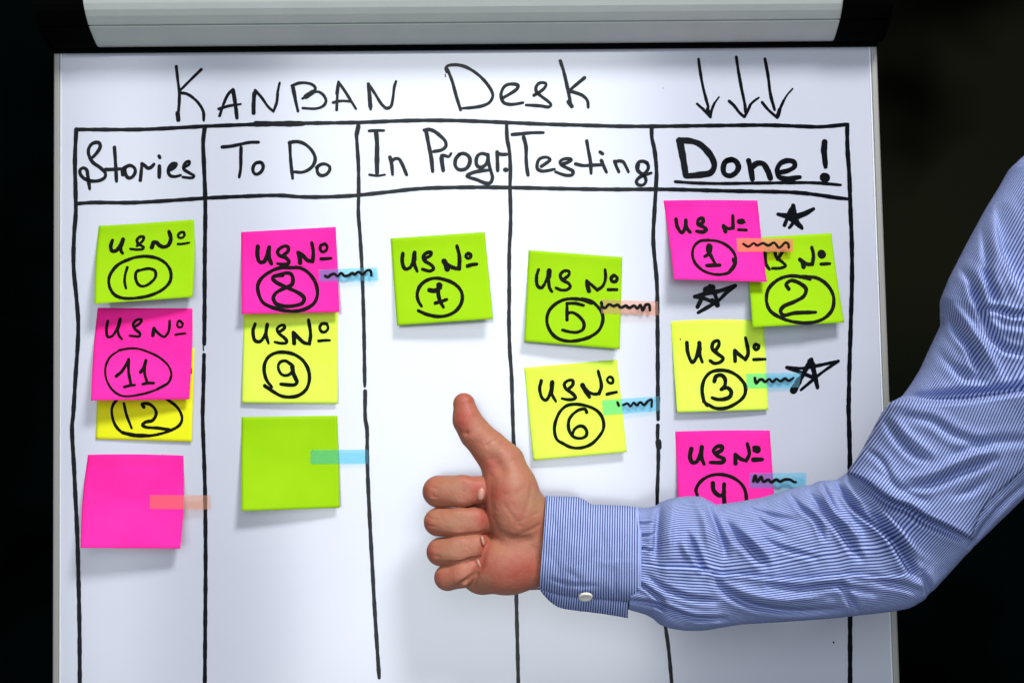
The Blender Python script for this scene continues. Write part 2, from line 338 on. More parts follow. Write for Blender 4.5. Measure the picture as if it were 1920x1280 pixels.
H = [('Stories', (120, 220, 6.4), '34 345,480 400,420 435,350 420,308 380,303 330,325 295,385 300,460 345,540 440,610 495,670 490,720 430,758 330,765 250,740 200,690 190,640 230,608 270,630 285,700 308,860;34 605,362 615,500 630,770;34 500,628 600,625 700,618;34 705,690 705,625 750,592 800,580 845,610 855,655 825,710 780,730 745,700 730,640 740,600;34 915,758 925,670 935,560|935,560 970,582 1010,612 1050,595 1080,562;38 1145,585 1143,720;32 1140,465 1150,485;30 1260,640 1330,600 1350,558 1310,552 1265,590 1250,650 1275,700 1330,712 1400,695;28 1275,610 1335,575;30 1440,600 1500,565 1505,530 1465,540 1435,590 1440,625 1500,665 1560,705 1540,725 1425,718'),
     ('To Do', (380, 220, 6.4), '33 235,358 340,348 450,325 560,303 670,300;32 460,362 458,480 455,620 438,720;33 690,540 640,550 605,600 610,660 640,685 690,665 725,610 720,565 690,540 655,548;32 1045,300 1050,420 1060,560 1080,735;33 1040,310 1080,297 1150,295 1230,325 1310,400 1350,490 1330,570 1270,630 1190,660 1100,655;32 1365,605 1400,575 1460,560 1520,590 1525,630 1490,680 1440,700 1400,690 1375,650 1380,600 1410,572'),
     ('In Progr.', (660, 220, 6.4), '28 205,165 290,160 385,160;44 290,185 300,300 300,450 300,680;26 210,690 300,702 395,690;34 455,480 475,560 487,690;34 475,530 510,500 560,500 600,560 655,690;38 890,170 920,330 950,480 968,650;34 865,155 920,147 980,165 1060,225 1120,290 1125,350 1080,390 980,412;40 1075,490 1080,540 1095,640;32 1075,490 1075,460 1110,460 1160,472 1190,435;36 1290,445 1245,500 1240,580 1275,625 1350,625 1400,580 1415,500 1380,450 1320,435 1280,455;34 1610,445 1560,435 1510,460 1490,530 1510,590 1555,600 1610,560 1635,470;34 1630,450 1640,550 1665,640 1685,730 1660,785 1620,795 1500,750 1380,705 1450,665 1540,645 1640,635;38 1742,418 1745,520 1748,640;34 1745,430 1790,445 1850,445;44 1838,630 1850,632'),
     ('Testing', (940, 220, 6.4), '33 130,208 230,200 360,187 505,185;36 268,240 295,350 298,500 305,600 320,695;32 480,590 540,550 585,510 560,485 510,480 455,505 430,560 435,620 480,645 560,640 640,622;33 740,560 800,540 840,510 800,497 740,505 705,535 720,570 790,610 860,650 850,690 790,698 720,682 650,655;34 1025,285 1045,400 1070,540 1077,675;34 890,560 980,580 1080,575 1200,570;33 1200,520 1230,590 1262,660;34 1185,418 1215,438;36 1360,530 1385,600 1410,655;33 1365,535 1420,525 1460,535 1500,600 1525,655;32 1750,550 1700,528 1650,540 1625,590 1640,650 1700,680 1750,640 1765,590 1740,540;38 1640,570 1635,630 1680,680;32 1660,660 1720,710 1735,770 1700,812 1640,808 1620,770 1660,720 1730,690 1800,668'),
     ('Done!', (1210, 220, 4.571), '46 295,205 325,360 347,500;42 290,200 380,203 460,228 530,290 580,365 590,425 560,475 480,492 347,505;36 740,362 690,378 668,430 680,485 720,502 770,480 798,430 778,380 730,362 690,374;38 885,372 905,450 918,530;40 905,435 960,395 1010,400 1050,460 1072,522;34 1160,472 1230,455 1280,420 1275,385 1220,372 1160,395 1130,450 1145,510 1210,528 1325,513;30 1170,520 1240,528 1325,516;44 1537,212 1530,300;36 1532,290 1545,425;64 1535,515 1545,518;22 258,552 420,563 650,568 900,565 1150,562 1450,562 1675,580')]
for l, reg, t in H:
    ink('heading_writing', parse(reg, t), flat, m_ink, board, label='handwritten column heading ' + l)
RB = (1230, 360, 4.741); RC = (1240, 580, 5.3333)
for reg, t, l in ((RB, '24 1085,198 1200,205 1260,205 1400,150;22 1400,150 1330,200 1260,232 1185,318;26 1143,295 1172,220 1220,120|1220,120 1240,230 1298,322;24 1090,198 1190,240 1298,322;44 1195,190 1225,205;50 1212,170 1225,240;30 1230,250 1290,310', 'small blotted star right of note one'),
                  (RB, '28 345,930 430,905 560,880 705,832;24 700,835 620,900 560,960 375,1072;28 370,1020 420,920 480,835|480,835 520,900 553,1008;26 350,928 440,950 550,1000;42 445,870 500,850;24 500,960 545,1010', 'small blotted star below note one'),
                  (RC, '24 1255,580 1400,588 1560,562 1770,515;22 1770,515 1600,635 1395,805;34 1320,820 1400,680 1500,500;34 1500,500 1530,640 1562,780;28 1260,580 1380,625 1520,680;54 1322,808 1380,705;44 1490,520 1515,560', 'largest star right of note three')):
    ink('drawn_star', [(w_ * 1.1, p_) for w_, p_ in parse(reg, t)], flat, m_ink, board, label=l)
mk('pen_dot', [at(1563.0 + 1.6 * math.cos(a), 1203.5 + 2.2 * math.sin(a), 0.0002) for a in np.linspace(0, 2 * math.pi, 9)[:-1]], [tuple(range(8))[::-1]], m_ink, board, smooth=False)
mk('pen_dot', [at(1243.5 + 1.3 * math.cos(a), 165.5 + 1.6 * math.sin(a), 0.0002) for a in np.linspace(0, 2 * math.pi, 9)[:-1]], [tuple(range(8))[::-1]], m_frame, board, smooth=False)

# ------------------------------------------------------------------ sticky notes
class Note:
    def __init__(s, q, lift, base=0.0002, start=0.12, power=1.18, curl=None):
        s.q = np.array(q, float); s.L, s.R = lift[0] * 1.25, lift[1] * 1.25; s.b = base; s.st = start; s.pw = power; s.curl = curl or (0, 0)
    def pt(s, a, t):
        TL, TR, BR, BL = s.q; a = np.asarray(a)[..., None]; t_ = np.asarray(t)[..., None]
        p = (TL * (1 - a) + TR * a) * (1 - t_) + (BL * (1 - a) + BR * a) * t_
        # sides of a curled sheet bow a little
        p = p + np.concatenate([0 * a, -s.curl[0] * 4 * a * (1 - a) * (1 - t_)], -1)
        p = p + np.concatenate([s.curl[1] * np.sin(np.pi * t_) * (0.5 - a) * 2, 0 * a], -1)
        return p
    def h(s, a, t):
        f = np.clip((t - s.st) / (1 - s.st), 0, 1.2) ** s.pw
        hh = s.b + (s.L * (1 - a) + s.R * a) * f
        return hh + 0.0009 * np.sin(np.pi * np.clip(a, 0, 1)) * f * (1 if s.L + s.R > 0.008 else 0.3)
    def inv(s, x, y):
        a = np.full_like(x, 0.5); t = np.full_like(x, 0.5)
        for _ in range(12):
            p = s.pt(a, t); e = 1e-4
            pa = (s.pt(a + e, t) - p) / e; pt_ = (s.pt(a, t + e) - p) / e
            rx = x - p[..., 0]; ry = y - p[..., 1]
            det = pa[..., 0] * pt_[..., 1] - pa[..., 1] * pt_[..., 0]
            a = a + (rx * pt_[..., 1] - ry * pt_[..., 0]) / det; t = t + (-rx * pa[..., 1] + ry * pa[..., 0]) / det
        return a, t
    def hxy(s, x, y):
        a, t = s.inv(np.asarray(x, float), np.asarray(y, float)); return s.h(np.clip(a, 0, 1), t)
def build_note(nt, m, label, groups=()):
    n = 29; a, t = np.meshgrid(np.linspace(0, 1, n), np.linspace(0, 1, n)); t = t
    p = nt.pt(a, t); X = at(p[..., 0], p[..., 1], nt.h(a, t)).reshape(-1, 3)
    F = [f[::-1] for f in grid_faces(n, n)]
    o = mk('sticky_note', X, F, m, thick=0.00010, label=label, category='sticky note', group='sticky notes on the whiteboard')
    for nm, reg, txt in groups:
        ink(nm, [(w_ * 1.14, p_) for w_, p_ in parse(reg, txt)], nt.hxy, m_inkn, o, eps=0.00016)
    return o
n10 = Note([(185, 423.5), (364, 411.5), (361, 557), (177, 569.5)], (0.019, 0.009), curl=(-0.5, -2.5))
n11 = Note([(183, 577), (361, 578), (354.5, 748), (170.5, 750.5)], (0.017, 0.008), curl=(0, -2.0))
n12 = Note([(184, 650), (365, 653), (359.5, 828), (179.5, 823)], (0.001, 0.002))
np1 = Note([(165, 852), (344, 853.5), (338, 1028), (151, 1026.5)], (0.020, 0.013), curl=(1.5, -3.5))
n8 = Note([(452, 435), (629.5, 425.5), (636.5, 585), (453, 588.5)], (0.010, 0.007))
n9 = Note([(457, 580), (634, 577), (633, 756.5), (453.5, 755)], (0.003, 0.0035))
ng = Note([(453, 781.5), (632.5, 779), (636.5, 951.5), (453, 957.5)], (0.012, 0.006), curl=(0, -0.8))
n7 = Note([(732, 447), (909, 435), (924.5, 597.5), (744.5, 610)], (0.009, 0.013))
n5 = Note([(991, 469), (1167, 482), (1162, 654.5), (983, 640)], (0.008, 0.010))
n6 = Note([(982.5, 689), (1157, 674), (1175.5, 847), (1000, 863)], (0.005, 0.006))
n1 = Note([(1244, 376), (1420.5, 376), (1438, 528.5), (1264, 523.5)], (0.017, 0.014), curl=(1, 1.0))
n2 = Note([(1395, 446.5), (1559, 437), (1583, 604.5), (1411, 613.5)], (0.014, 0.010), curl=(0, 1.5))
n3 = Note([(1257, 602.5), (1432, 602), (1440.5, 768), (1269.5, 773)], (0.005, 0.003), curl=(3.5, 0))
n4 = Note([(1266, 808.5), (1443.5, 806.5), (1455, 980), (1274, 984)], (0.009, 0.009), curl=(1, 0))
WR, CN = 'handwriting', 'circled_number'
A = (160, 390, 6.4)
build_note(n10, m_green, 'lime green sticky note reading US No 10 at the top of the Stories column', [
 (WR, A, '30 325,388 305,460 320,515 370,510 420,440 452,375|452,375 425,470 430,520 448,542;34 452,378 430,450;24 620,455 690,390 700,348 660,343 620,385 635,430 700,470 690,490 620,498 540,490;34 798,472 815,415|815,415 850,412 900,455 950,467 1000,440 1025,360 1005,285;22 1190,325 1180,290 1140,295 1112,330 1130,358 1170,352 1192,320 1170,287;20 1110,432 1170,430 1248,415'),
 (CN, A, '27 440,650 600,592 740,580 880,610 980,680 1025,770 1020,870 950,960 800,1040 620,1078 440,1078 340,1030 285,920 290,820 360,710 440,650 520,612;24 505,710 478,800 472,890 488,962;25 640,745 610,770 605,850 640,920 700,938 790,890 843,820 835,755 780,728 700,735 625,760')])
A = (160, 570, 4.741)
build_note(n12, m_gold, 'golden yellow sticky note marked 12, mostly covered by the pink note eleven', [
 (CN, A, '18 320,820 280,850 240,910 238,990 270,1080 330,1140 440,1165 600,1165 760,1120 840,1070 860,1010 820,920 740,855 680,820;17 342,880 365,980 412,1102;20 520,915 505,888 560,885 610,920 630,970 600,1030 530,1050 508,1075 540,1092 640,1100 750,1115;24 335,1142 440,1165 560,1168;18 935,575 935,608')])
build_note(n11, m_pink, 'hot pink sticky note reading US No 11 in the Stories column', [
 (WR, A, '18 200,150 188,220 200,290 240,282 290,200 310,130|310,130 290,220 300,280 325,310;22 308,140 292,210;18 435,205 490,165 500,138 460,140 425,180 440,220 485,260 480,285 440,285 395,280;22 600,278 610,215;18 610,215 650,260 700,290 735,255 748,200 750,150;16 865,170 835,148 818,170 825,203 855,203 866,175 845,147;15 800,272 840,265 890,260'),
 (CN, A, '15 300,410 380,395 460,395 560,425 660,475 740,550 765,630 735,700 640,755 500,800 330,815 240,760 185,660 180,560 220,470 300,412;18 640,755 740,695 762,640;20 275,640 330,590 385,490|385,490 385,600 405,715;18 345,735 400,722 440,718;20 490,605 515,570 538,500|538,500 525,590 550,700;19 510,710 560,700 610,702')])
build_note(np1, m_pink, 'blank hot pink sticky note at the bottom of the Stories column')
A = (430, 580, 6.4)
build_note(n9, m_yel, 'yellow sticky note reading US No 9 with its top shaded by the pink note above', [
 (WR, A, '29 310,172 285,260 310,375 370,383 430,300 455,180|455,180 440,300 470,405;27 600,270 660,225 660,192 620,190 575,230 590,280 660,340 690,380 680,400 620,405 545,390;36 778,405 775,340 768,275;31 768,275 830,340 900,400 960,412|960,412 975,300 950,125;25 1170,172 1110,172 1085,215 1110,268 1150,268 1185,225 1165,172 1140,162;25 1072,378 1140,370 1205,370'),
 (CN, A, '30 425,915 520,980 620,1035 720,1050 830,1030 920,960 960,850 950,730 890,620 790,545 680,515 560,520 470,570 425,650 420,750 450,850 510,930;26 740,660 680,618 620,625 588,670 600,740 640,785 700,788 750,750 765,680 740,650;34 755,690 770,770 810,870 790,900 720,905 620,895')])
A = (430, 410, 6.4)
build_note(n8, m_pink, 'hot pink sticky note reading US No 8 at the top of the To Do column', [
 (WR, A, '36 342,335 337,430 360,515 410,520 450,450 480,340|480,340 475,460 505,540;31 650,440 705,385 705,340 670,328 610,355 578,400 600,440 680,470 718,520 705,540 640,547 578,538;38 850,530 845,470 825,405;34 825,405 880,440 940,500 1000,512|1000,512 1008,400 990,290;28 1150,302 1100,320 1092,370 1120,398 1163,378 1172,330 1140,300;28 1100,482 1160,480 1222,474'),
 (CN, A, '31 860,590 740,587 600,592 480,642 380,722 342,800 352,900 400,1000 500,1058 640,1096 780,1108 920,1078 1020,1008 1058,900 1038,780 980,682 900,612 800,578;33 640,682 540,690 522,720 560,760 680,820 830,890 898,950 878,1010 780,1043 660,1048 560,1018 528,950 560,890 680,825 750,790 763,720 738,662 680,652 570,680')])
build_note(ng, m_green, 'blank lime green sticky note at the bottom of the To Do column')
A = (720, 420, 5.817)
build_note(n7, m_green, 'lime green sticky note reading US No 7, the only note under In Progr.', [
 (WR, A, '28 205,322 200,420 230,488 280,478 320,400 335,310|335,310 330,430 362,515;36 333,315 328,390;27 450,375 508,340 513,310 470,312 430,350 445,400 520,450 540,488 500,512 420,492;40 690,490 675,440 655,405;30 655,405 700,450 770,480 820,487|820,487 822,350 795,238;28 945,335 920,320 893,345 910,372 942,365 948,338 915,322;28 912,458 960,443 1012,437'),
 (CN, A, '27 375,945 470,985 600,1008 720,985 800,930 850,840 845,740 780,660 680,612 560,590 460,617 390,680 362,770 380,850 410,895;34 495,720 550,727 600,702 618,668;40 600,665 605,690;30 588,710 595,780 612,840 648,905;26 560,862 620,845 685,822')])
A = (960, 450, 5.817)
build_note(n5, m_green, 'lime green sticky note reading US No 5 in the Testing column', [
 (WR, A, '25 290,322 268,400 280,500 320,520 370,450 405,330|405,330 400,430 410,520 435,562;36 405,335 402,400;25 560,430 620,380 620,342 570,337 527,380 545,430 620,475 635,510 600,540 540,545 480,522;34 840,555 825,500 815,445;25 815,445 870,490 930,545|930,545 990,500 1020,420 1015,322;26 1112,385 1082,410 1092,448 1128,452 1148,415 1120,384;24 1050,540 1100,540 1143,540'),
 (CN, A, '26 870,690 780,655 680,640 570,650 470,700 400,780 380,880 410,980 480,1060 600,1100 740,1090 860,1050 950,980 990,880 980,790 930,720 860,665 760,640;26 600,868 600,780 600,690|600,690 690,690 780,712;25 600,800 660,790 740,840 785,910 775,970 720,1002 640,1002 550,980')])
A = (960, 660, 5.817)
build_note(n6, m_yel, 'pale yellow sticky note reading US No 6, tilted, beside the raised thumb', [
 (WR, A, '26 320,312 302,400 330,500 370,523 420,440 440,322|440,322 430,440 478,535;34 438,330 432,430;26 620,400 665,350 660,308 610,310 570,350 590,400 660,450 693,495 660,515 600,515 545,505;36 768,360 810,430 845,488;27 785,380 830,430 900,457 950,450|950,450 975,370 940,205;22 1095,280 1065,268 1038,300 1060,333 1093,336 1103,300 1080,268;24 1037,458 1080,447 1142,434'),
 (CN, A, '25 540,985 640,1035 740,1043 850,1010 940,930 998,830 988,720 930,640 830,590 700,567 600,582 530,640 480,740 463,850 490,950 560,1000;25 815,655 800,622 750,622 670,670 622,740 620,840 670,920 750,938 808,910 815,860 780,812 730,807 680,842 662,890')])
A = (1240, 580, 5.3333)
build_note(n3, m_yel, 'yellow sticky note reading US No 3 in the Done column', [
 (WR, A, '26 255,332 265,430 310,528 350,480 380,332|380,332 385,450 410,525;32 380,335 385,400;26 550,400 578,345 568,312 520,330 510,390 560,440 618,490 590,525 530,538 488,512;30 738,515 735,410;26 735,410 790,460 840,500|840,500 868,440 842,282;23 975,362 942,348 927,380 950,402 973,380 955,347;24 925,500 1040,496;10 190,298'),
 (CN, A, '25 460,960 430,920 408,800 430,700 490,630 590,607 700,627 790,690 840,770 830,860 760,930 640,985 540,985 460,945 420,920;28 530,718 550,667 600,657 635,690 635,760 600,798|600,798 660,782 698,820 688,868 640,893 560,898 508,882')])
A = (1230, 360, 4.741)
build_note(n2, m_green, 'lime green sticky note reading US No 2, partly under the pink note one', [
 (WR, A, '22 968,540 978,640 1010,688;22 1125,530 1100,570 1078,600;20 1060,535 1068,575 1120,620 1152,655 1110,675 1035,678;28 1312,665 1300,620 1280,600;24 1280,600 1340,640 1390,642|1390,642 1400,560 1385,492;54 1470,548 1475,555;21 1468,640 1545,636'),
 (CN, A, '22 1370,775 1300,755 1180,747 1080,782 1000,862 982,960 1012,1050 1092,1108 1220,1152 1380,1160 1500,1118 1568,1040 1578,930 1528,832 1440,768 1350,752 1260,752;24 1180,862 1158,820 1200,787 1280,812 1333,860 1318,920 1240,970 1130,1020 1107,1060 1132,1093 1230,1075 1420,1068')])
build_note(n1, m_pink, 'hot pink sticky note reading US No 1 at the top of the Done column', [
 (WR, A, '24 178,242 190,310 230,362 258,320 265,250|265,250 275,320 305,358;24 390,290 420,262 412,232 378,245 372,285 420,310 448,335 420,355 358,348;26 618,352 600,300;22 600,300 640,325 685,320|685,320 683,208;38 742,262 765,262;16 740,262 790,270;19 735,335 803,338'),
 (CN, A, '19 470,427 390,437 340,482 324,550 342,620 400,685 480,723 570,733 650,713 703,650 708,580 670,510 600,457 520,432 450,432;22 435,572 478,542 488,482 467,472 458,510 490,570 528,640;24 452,653 568,650;24 690,600 700,640 650,710')])
A = (1240, 790, 5.3333)
build_note(n4, m_pink, 'hot pink sticky note reading US No 4 behind the forearm', [
 (WR, A, '30 300,272 287,350 310,408 350,403 385,340 405,255|405,255 400,350 428,425;28 560,310 605,282 608,248 560,248 522,290 560,340 628,375 615,403 490,408;30 742,418 740,330;28 740,330 800,375 850,390|850,390 880,320 860,220;34 930,260 968,265 968,292 932,285;34 920,380 1010,378'),
 (CN, A, '24 360,740 347,680 390,602 480,543 600,528 720,562 800,622 838,690 850,780 830,900 700,960 500,950 380,830 360,740;30 515,615 525,690 590,740 635,700|628,625 625,720 635,860')])

# ------------------------------------------------------------------ translucent flags
def flag(q, nt, m, label, reg=None, txt=None):
    TL, TR, BR, BL = [np.array(p, float) for p in q]
    def hx(x, y):
        x = np.asarray(x, float); y = np.asarray(y, float)
        a, t = nt.inv(x, y); inside = nt.h(np.clip(a, 0, 1), t)
        return inside * (1 - 0.55 * np.clip(a - 1, 0, 1)) + 0.0005
    n, k = 40, 8; a, t = np.meshgrid(np.linspace(0, 1, n), np.linspace(0, 1, k)); a_ = a[..., None]; t_ = t[..., None]
    p = (TL * (1 - a_) + TR * a_) * (1 - t_) + (BL * (1 - a_) + BR * a_) * t_
    X = at(p[..., 0], p[..., 1], hx(p[..., 0], p[..., 1])).reshape(-1, 3)
    o = mk('sticky_flag', X, [f[::-1] for f in grid_faces(k, n)], m, label=label, category='sticky flag', group='translucent sticky flags on the notes')
    if txt: ink('scribble', [(w_ * 1.2, p_) for w_, p_ in parse(reg, txt)], hx, m_inkn, o, eps=0.00012)
    return o
flag([(281, 927.5), (393, 928), (394, 954.5), (281, 953.5)], np1, m_oran, 'blank orange flag on the blank pink note')
flag([(582.5, 843), (691, 842.5), (691.5, 869), (582, 869.5)], ng, m_cyan, 'blank blue flag on the blank green note')
flag([(597, 505.5), (706.5, 501), (709, 526), (600, 527.5)], n8, m_cyan, 'blue flag with a black scribble on the pink note eight', (430, 410, 6.4), '22 1150,685 1180,700 1220,672 1260,660 1300,690 1340,652 1380,685 1430,680 1480,652 1500,670 1550,638 1600,668 1650,622 1690,620 1705,680')
flag([(1126, 561), (1233.5, 565), (1235, 591), (1128, 587.5)], n5, m_oran, 'orange flag with a black scribble on the green note five', (960, 450, 5.817), '21 975,680 990,735 1020,735 1060,700 1110,720 1150,705 1190,735 1240,715 1280,740 1330,715 1370,745 1400,705 1425,765 1460,705 1495,705 1505,765')
flag([(1128.5, 750), (1236, 742.5), (1237.5, 770), (1131.5, 778)], n6, m_cyan, 'blue flag with a short scribble on the yellow note six', (960, 660, 5.817), '18 1150,545 1165,580;18 1215,575 1260,560 1290,590 1330,550 1360,580 1400,545 1440,575 1480,535 1520,515 1525,595')
flag([(1381, 446.5), (1487, 447.5), (1487, 472), (1382, 472)], n1, m_deep, 'orange flag bridging the pink note one and the green note two', (1230, 360, 4.741), '15 775,460 820,485 870,455 900,475 950,455 1000,475 1050,450 1095,495 1150,450 1175,460 1180,495')
flag([(1399, 700), (1503, 698), (1498, 726), (1400, 728)], n3, m_cyan, 'blue flag with a scribble running from the yellow note three to the largest star', (1240, 580, 5.3333), '18 935,685 950,735 985,700 1010,700 1040,722 1080,695 1110,725 1150,695 1190,717 1240,690 1270,712 1320,685')
flag([(1406, 886.5), (1512, 886), (1512, 914), (1406, 914.5)], n4, m_cyan, 'blue flag with a scribble on the pink note four, just above the sleeve', (1240, 790, 5.3333), '20 920,595 940,540 960,600 1000,550 1020,600 1070,580 1100,605 1150,580 1190,600 1230,580 1290,580 1320,600 1345,605')

# ------------------------------------------------------------------ the hand (an implicit surface, meshed with surface nets)
HH = 0.075                    # height of the hand's mid plane over the board
SPX = (D - HH) / FPX          # metres per photograph pixel there
def J(x, y, z): return loc(x, y, HH + z * SPX) / SPX      # board coordinates in hand pixels
class G: pass
lo = np.minimum(J(770, 1140, -110), J(770, 1140, 70)) ; hi = np.maximum(J(1130, 715, -110), J(1130, 715, 70))
STEP = 1.55
gx = np.arange(lo[0], hi[0], STEP); gy = np.arange(lo[1], hi[1], STEP); gz = np.arange(J(900, 900, -112)[2], J(900, 900, 66)[2], STEP)
GX, GY, GZ = [g.astype(np.float32) for g in np.meshgrid(gx, gy, gz, indexing='ij')]
def cone(p, r1, q, r2):
    p = np.array(p); q = np.array(q); d = q - p; L2 = d @ d
    t = np.clip(((GX - p[0]) * d[0] + (GY - p[1]) * d[1] + (GZ - p[2]) * d[2]) / L2, 0, 1)
    t = t.astype(np.float32)
    return np.sqrt((GX - p[0] - t * d[0]) ** 2 + (GY - p[1] - t * d[1]) ** 2 + (GZ - p[2] - t * d[2]) ** 2) - (r1 + (r2 - r1) * t)
def smin(a, b, k):
    h = np.clip(0.5 + 0.5 * (b - a) / k, 0, 1); return b + (a - b) * h - k * h * (1 - h)
def chain(pts, k=6):
    d = None
    for (a, ra), (b_, rb) in zip(pts[:-1], pts[1:]):
        c = cone(J(*a), ra, J(*b_), rb); d = c if d is None else smin(d, c, k)
    return d
def ell(c, r, rot=0.0):
    c = J(*c); x = GX - c[0]; y = GY - c[1]; z = GZ - c[2]; co, si = math.cos(rot), math.sin(rot)
    x, y = x * co + y * si, -x * si + y * co
    k0 = np.sqrt((x / r[0]) ** 2 + (y / r[1]) ** 2 + (z / r[2]) ** 2); k1 = np.sqrt((x / r[0] ** 2) ** 2 + (y / r[1] ** 2) ** 2 + (z / r[2] ** 2) ** 2)
    return k0 * (k0 - 1) / np.maximum(k1, 1e-6)
fingers = [
  chain([((905, 922, -62), 27), ((832, 919, -32), 29)], 8), chain([((822, 921, -6), 31), ((868, 920, 10), 30), ((898, 918, 2), 26), ((935, 918, -28), 24)], 5),
  chain([((895, 977, -66), 26), ((825, 978, -30), 26)], 8), chain([((821, 978, -2), 27.5), ((862, 978, 14), 27), ((888, 977, 9), 26.5), ((925, 977, -26), 24)], 5),
  chain([((890, 1028, -66), 25), ((828, 1033, -30), 25)], 8), chain([((826, 1034, -4), 27.5), ((862, 1030, 12), 27.5), ((889, 1024, 7), 26), ((922, 1022, -26), 24)], 5),
  chain([((895, 1075, -60), 25), ((842, 1082, -30), 24)], 8), chain([((839, 1082, -6), 26), ((866, 1075, 4), 26.5), ((884, 1066, -1), 25.5), ((920, 1058, -26), 24)], 5)]
FG = []
for i in range(0, 8, 2): FG.append(smin(fingers[i], fingers[i + 1], 10))
FG = [g + 1.2 for g in FG]
F_ = FG[0]
for g in FG[1:]: F_ = smin(F_ , g, 0.8)
thumb = chain([((870, 757, 4), 20.5), ((876, 788, 6), 24), ((892, 813, 4), 27), ((918, 840, 0), 31), ((943, 869, -4), 38)], 14)
thenar = smin(chain([((943, 869, -4), 38), ((955, 915, -2), 47), ((973, 965, -2), 51)], 16), ell((962, 942, 10), (49, 76, 44), 0.0), 10)
hypo = smin(ell((955, 1058, 0), (72, 56, 42), 0.12), ell((905, 1070, -22), (44, 44, 40)), 14)
palm = chain([((1000, 1000, -40), 56), ((900, 940, -58), 36)], 12)
palm = smin(palm, chain([((1000, 1040, -40), 56), ((895, 1065, -56), 38)], 12), 12)
wrist = None
for zz in (-38, -12):
    for yy, y2, rr in ((968, 992, 42), (1012, 1026, 44), (1058, 1062, 42)):
        c = cone(J(975, yy, zz), rr, J(1085, y2, zz), rr - 8); wrist = c if wrist is None else smin(wrist, c, 16)
body = smin(smin(thumb, thenar, 14), palm, 16)
body = smin(body, wrist, 26)
body = smin(body, hypo, 9)
FZ = J(850, 980, 31)[2]
F_ = -smin(-F_, -(GZ - FZ), 9)            # the backs of the bent fingers are flattish, not round
hand = smin(body, F_, 1.2)
def groove(pts, r, depth, k=3.0):
    """press a line into the skin"""
    global hand
    d = None
    for a, b_ in zip(pts[:-1], pts[1:]):
        c = cone(J(*a), 0, J(*b_), 0); d = c if d is None else np.minimum(d, c)
    hand = hand + (2.1 if depth > 1 else 3.2) * depth * np.exp(-(d / r) ** 2)
groove([(917, 893, 40), (914, 925, 42), (915, 960, 40), (922, 990, 40), (935, 1004, 42), (960, 1013, 44), (990, 1013, 40)], 8, 4.0)
groove([(926, 900, 44), (923, 950, 50), (928, 985, 50)], 4, 1.0)
groove([(912, 1010, 30), (905, 1045, 30), (893, 1075, 22), (882, 1113, 5)], 6, 2.0)
groove([(905, 1040, 28), (902, 1062, 26)], 5, 1.2)
groove([(851, 1110, 10), (865, 1092, 22), (880, 1084, 24), (892, 1077, 22)], 4.5, 3.0)
groove([(880, 1112, 6), (881, 1090, 22)], 4, 1.5)
groove([(853, 890, -8), (857, 903, 10)], 4, 1.6); groove([(877, 886, -25), (880, 900, -18)], 4.5, 2.4)
groove([(930, 862, 30), (938, 880, 36)], 12, 2.5)
groove([(908, 793, 12), (895, 803, 26), (876, 812, 28)], 5, 0.9); groove([(911, 799, 12), (900, 811, 26)], 4, 0.7)
groove([(935, 820, 22), (915, 835, 32)], 4, 0.5)
groove([(1000, 905, 36), (985, 960, 48)], 5, 0.4); groove([(1010, 960, 38), (975, 975, 48)], 4, 0.4); groove([(1012, 985, 38), (980, 1000, 44)], 4, 0.5)
groove([(984, 915, 44), (960, 930, 50), (945, 925, 50)], 5, 0.35); groove([(945, 945, 52), (975, 985, 48)], 4, 0.35)
for ln_ in ([(796, 950, 8), (815, 951, 18), (850, 952.5, 26), (885, 950, 26), (906, 946, 20)], [(800, 1005, 8), (818, 1006, 18), (850, 1005.5, 26), (885, 1002, 26), (908, 999, 20)], [(812, 1058, 8), (826, 1059, 18), (850, 1055, 24), (880, 1047, 24), (902, 1042, 18)]):
    groove(ln_, 3.2, 2.6)
for gx_, gy_ in ((812, 915), (812, 930), (809, 972), (809, 986), (814, 1026), (816, 1042), (826, 1078), (828, 1090)):
    groove([(gx_ - 7, gy_ - 3, 14), (gx_, gy_, 20), (gx_ + 8, gy_ + 1, 24)], 2.2, 0.35)
for gx_ in (861, 866, 871):
    for gy_ in (921, 978, 1031): groove([(gx_, gy_ - 15, 31), (gx_ + 1, gy_ + 2, 34), (gx_ - 1, gy_ + 15, 31)], 2.0, 0.22)
groove([(818, 902, 8), (812, 925, 18)], 4, 0.5); groove([(866, 905, 34), (868, 935, 34)], 4, 0.5)
groove([(812, 970, 14), (810, 990, 14)], 4, 0.5); groove([(866, 965, 40), (868, 992, 40)], 4, 0.4); groove([(822, 1030, 14), (824, 1048, 14)], 4, 0.4)
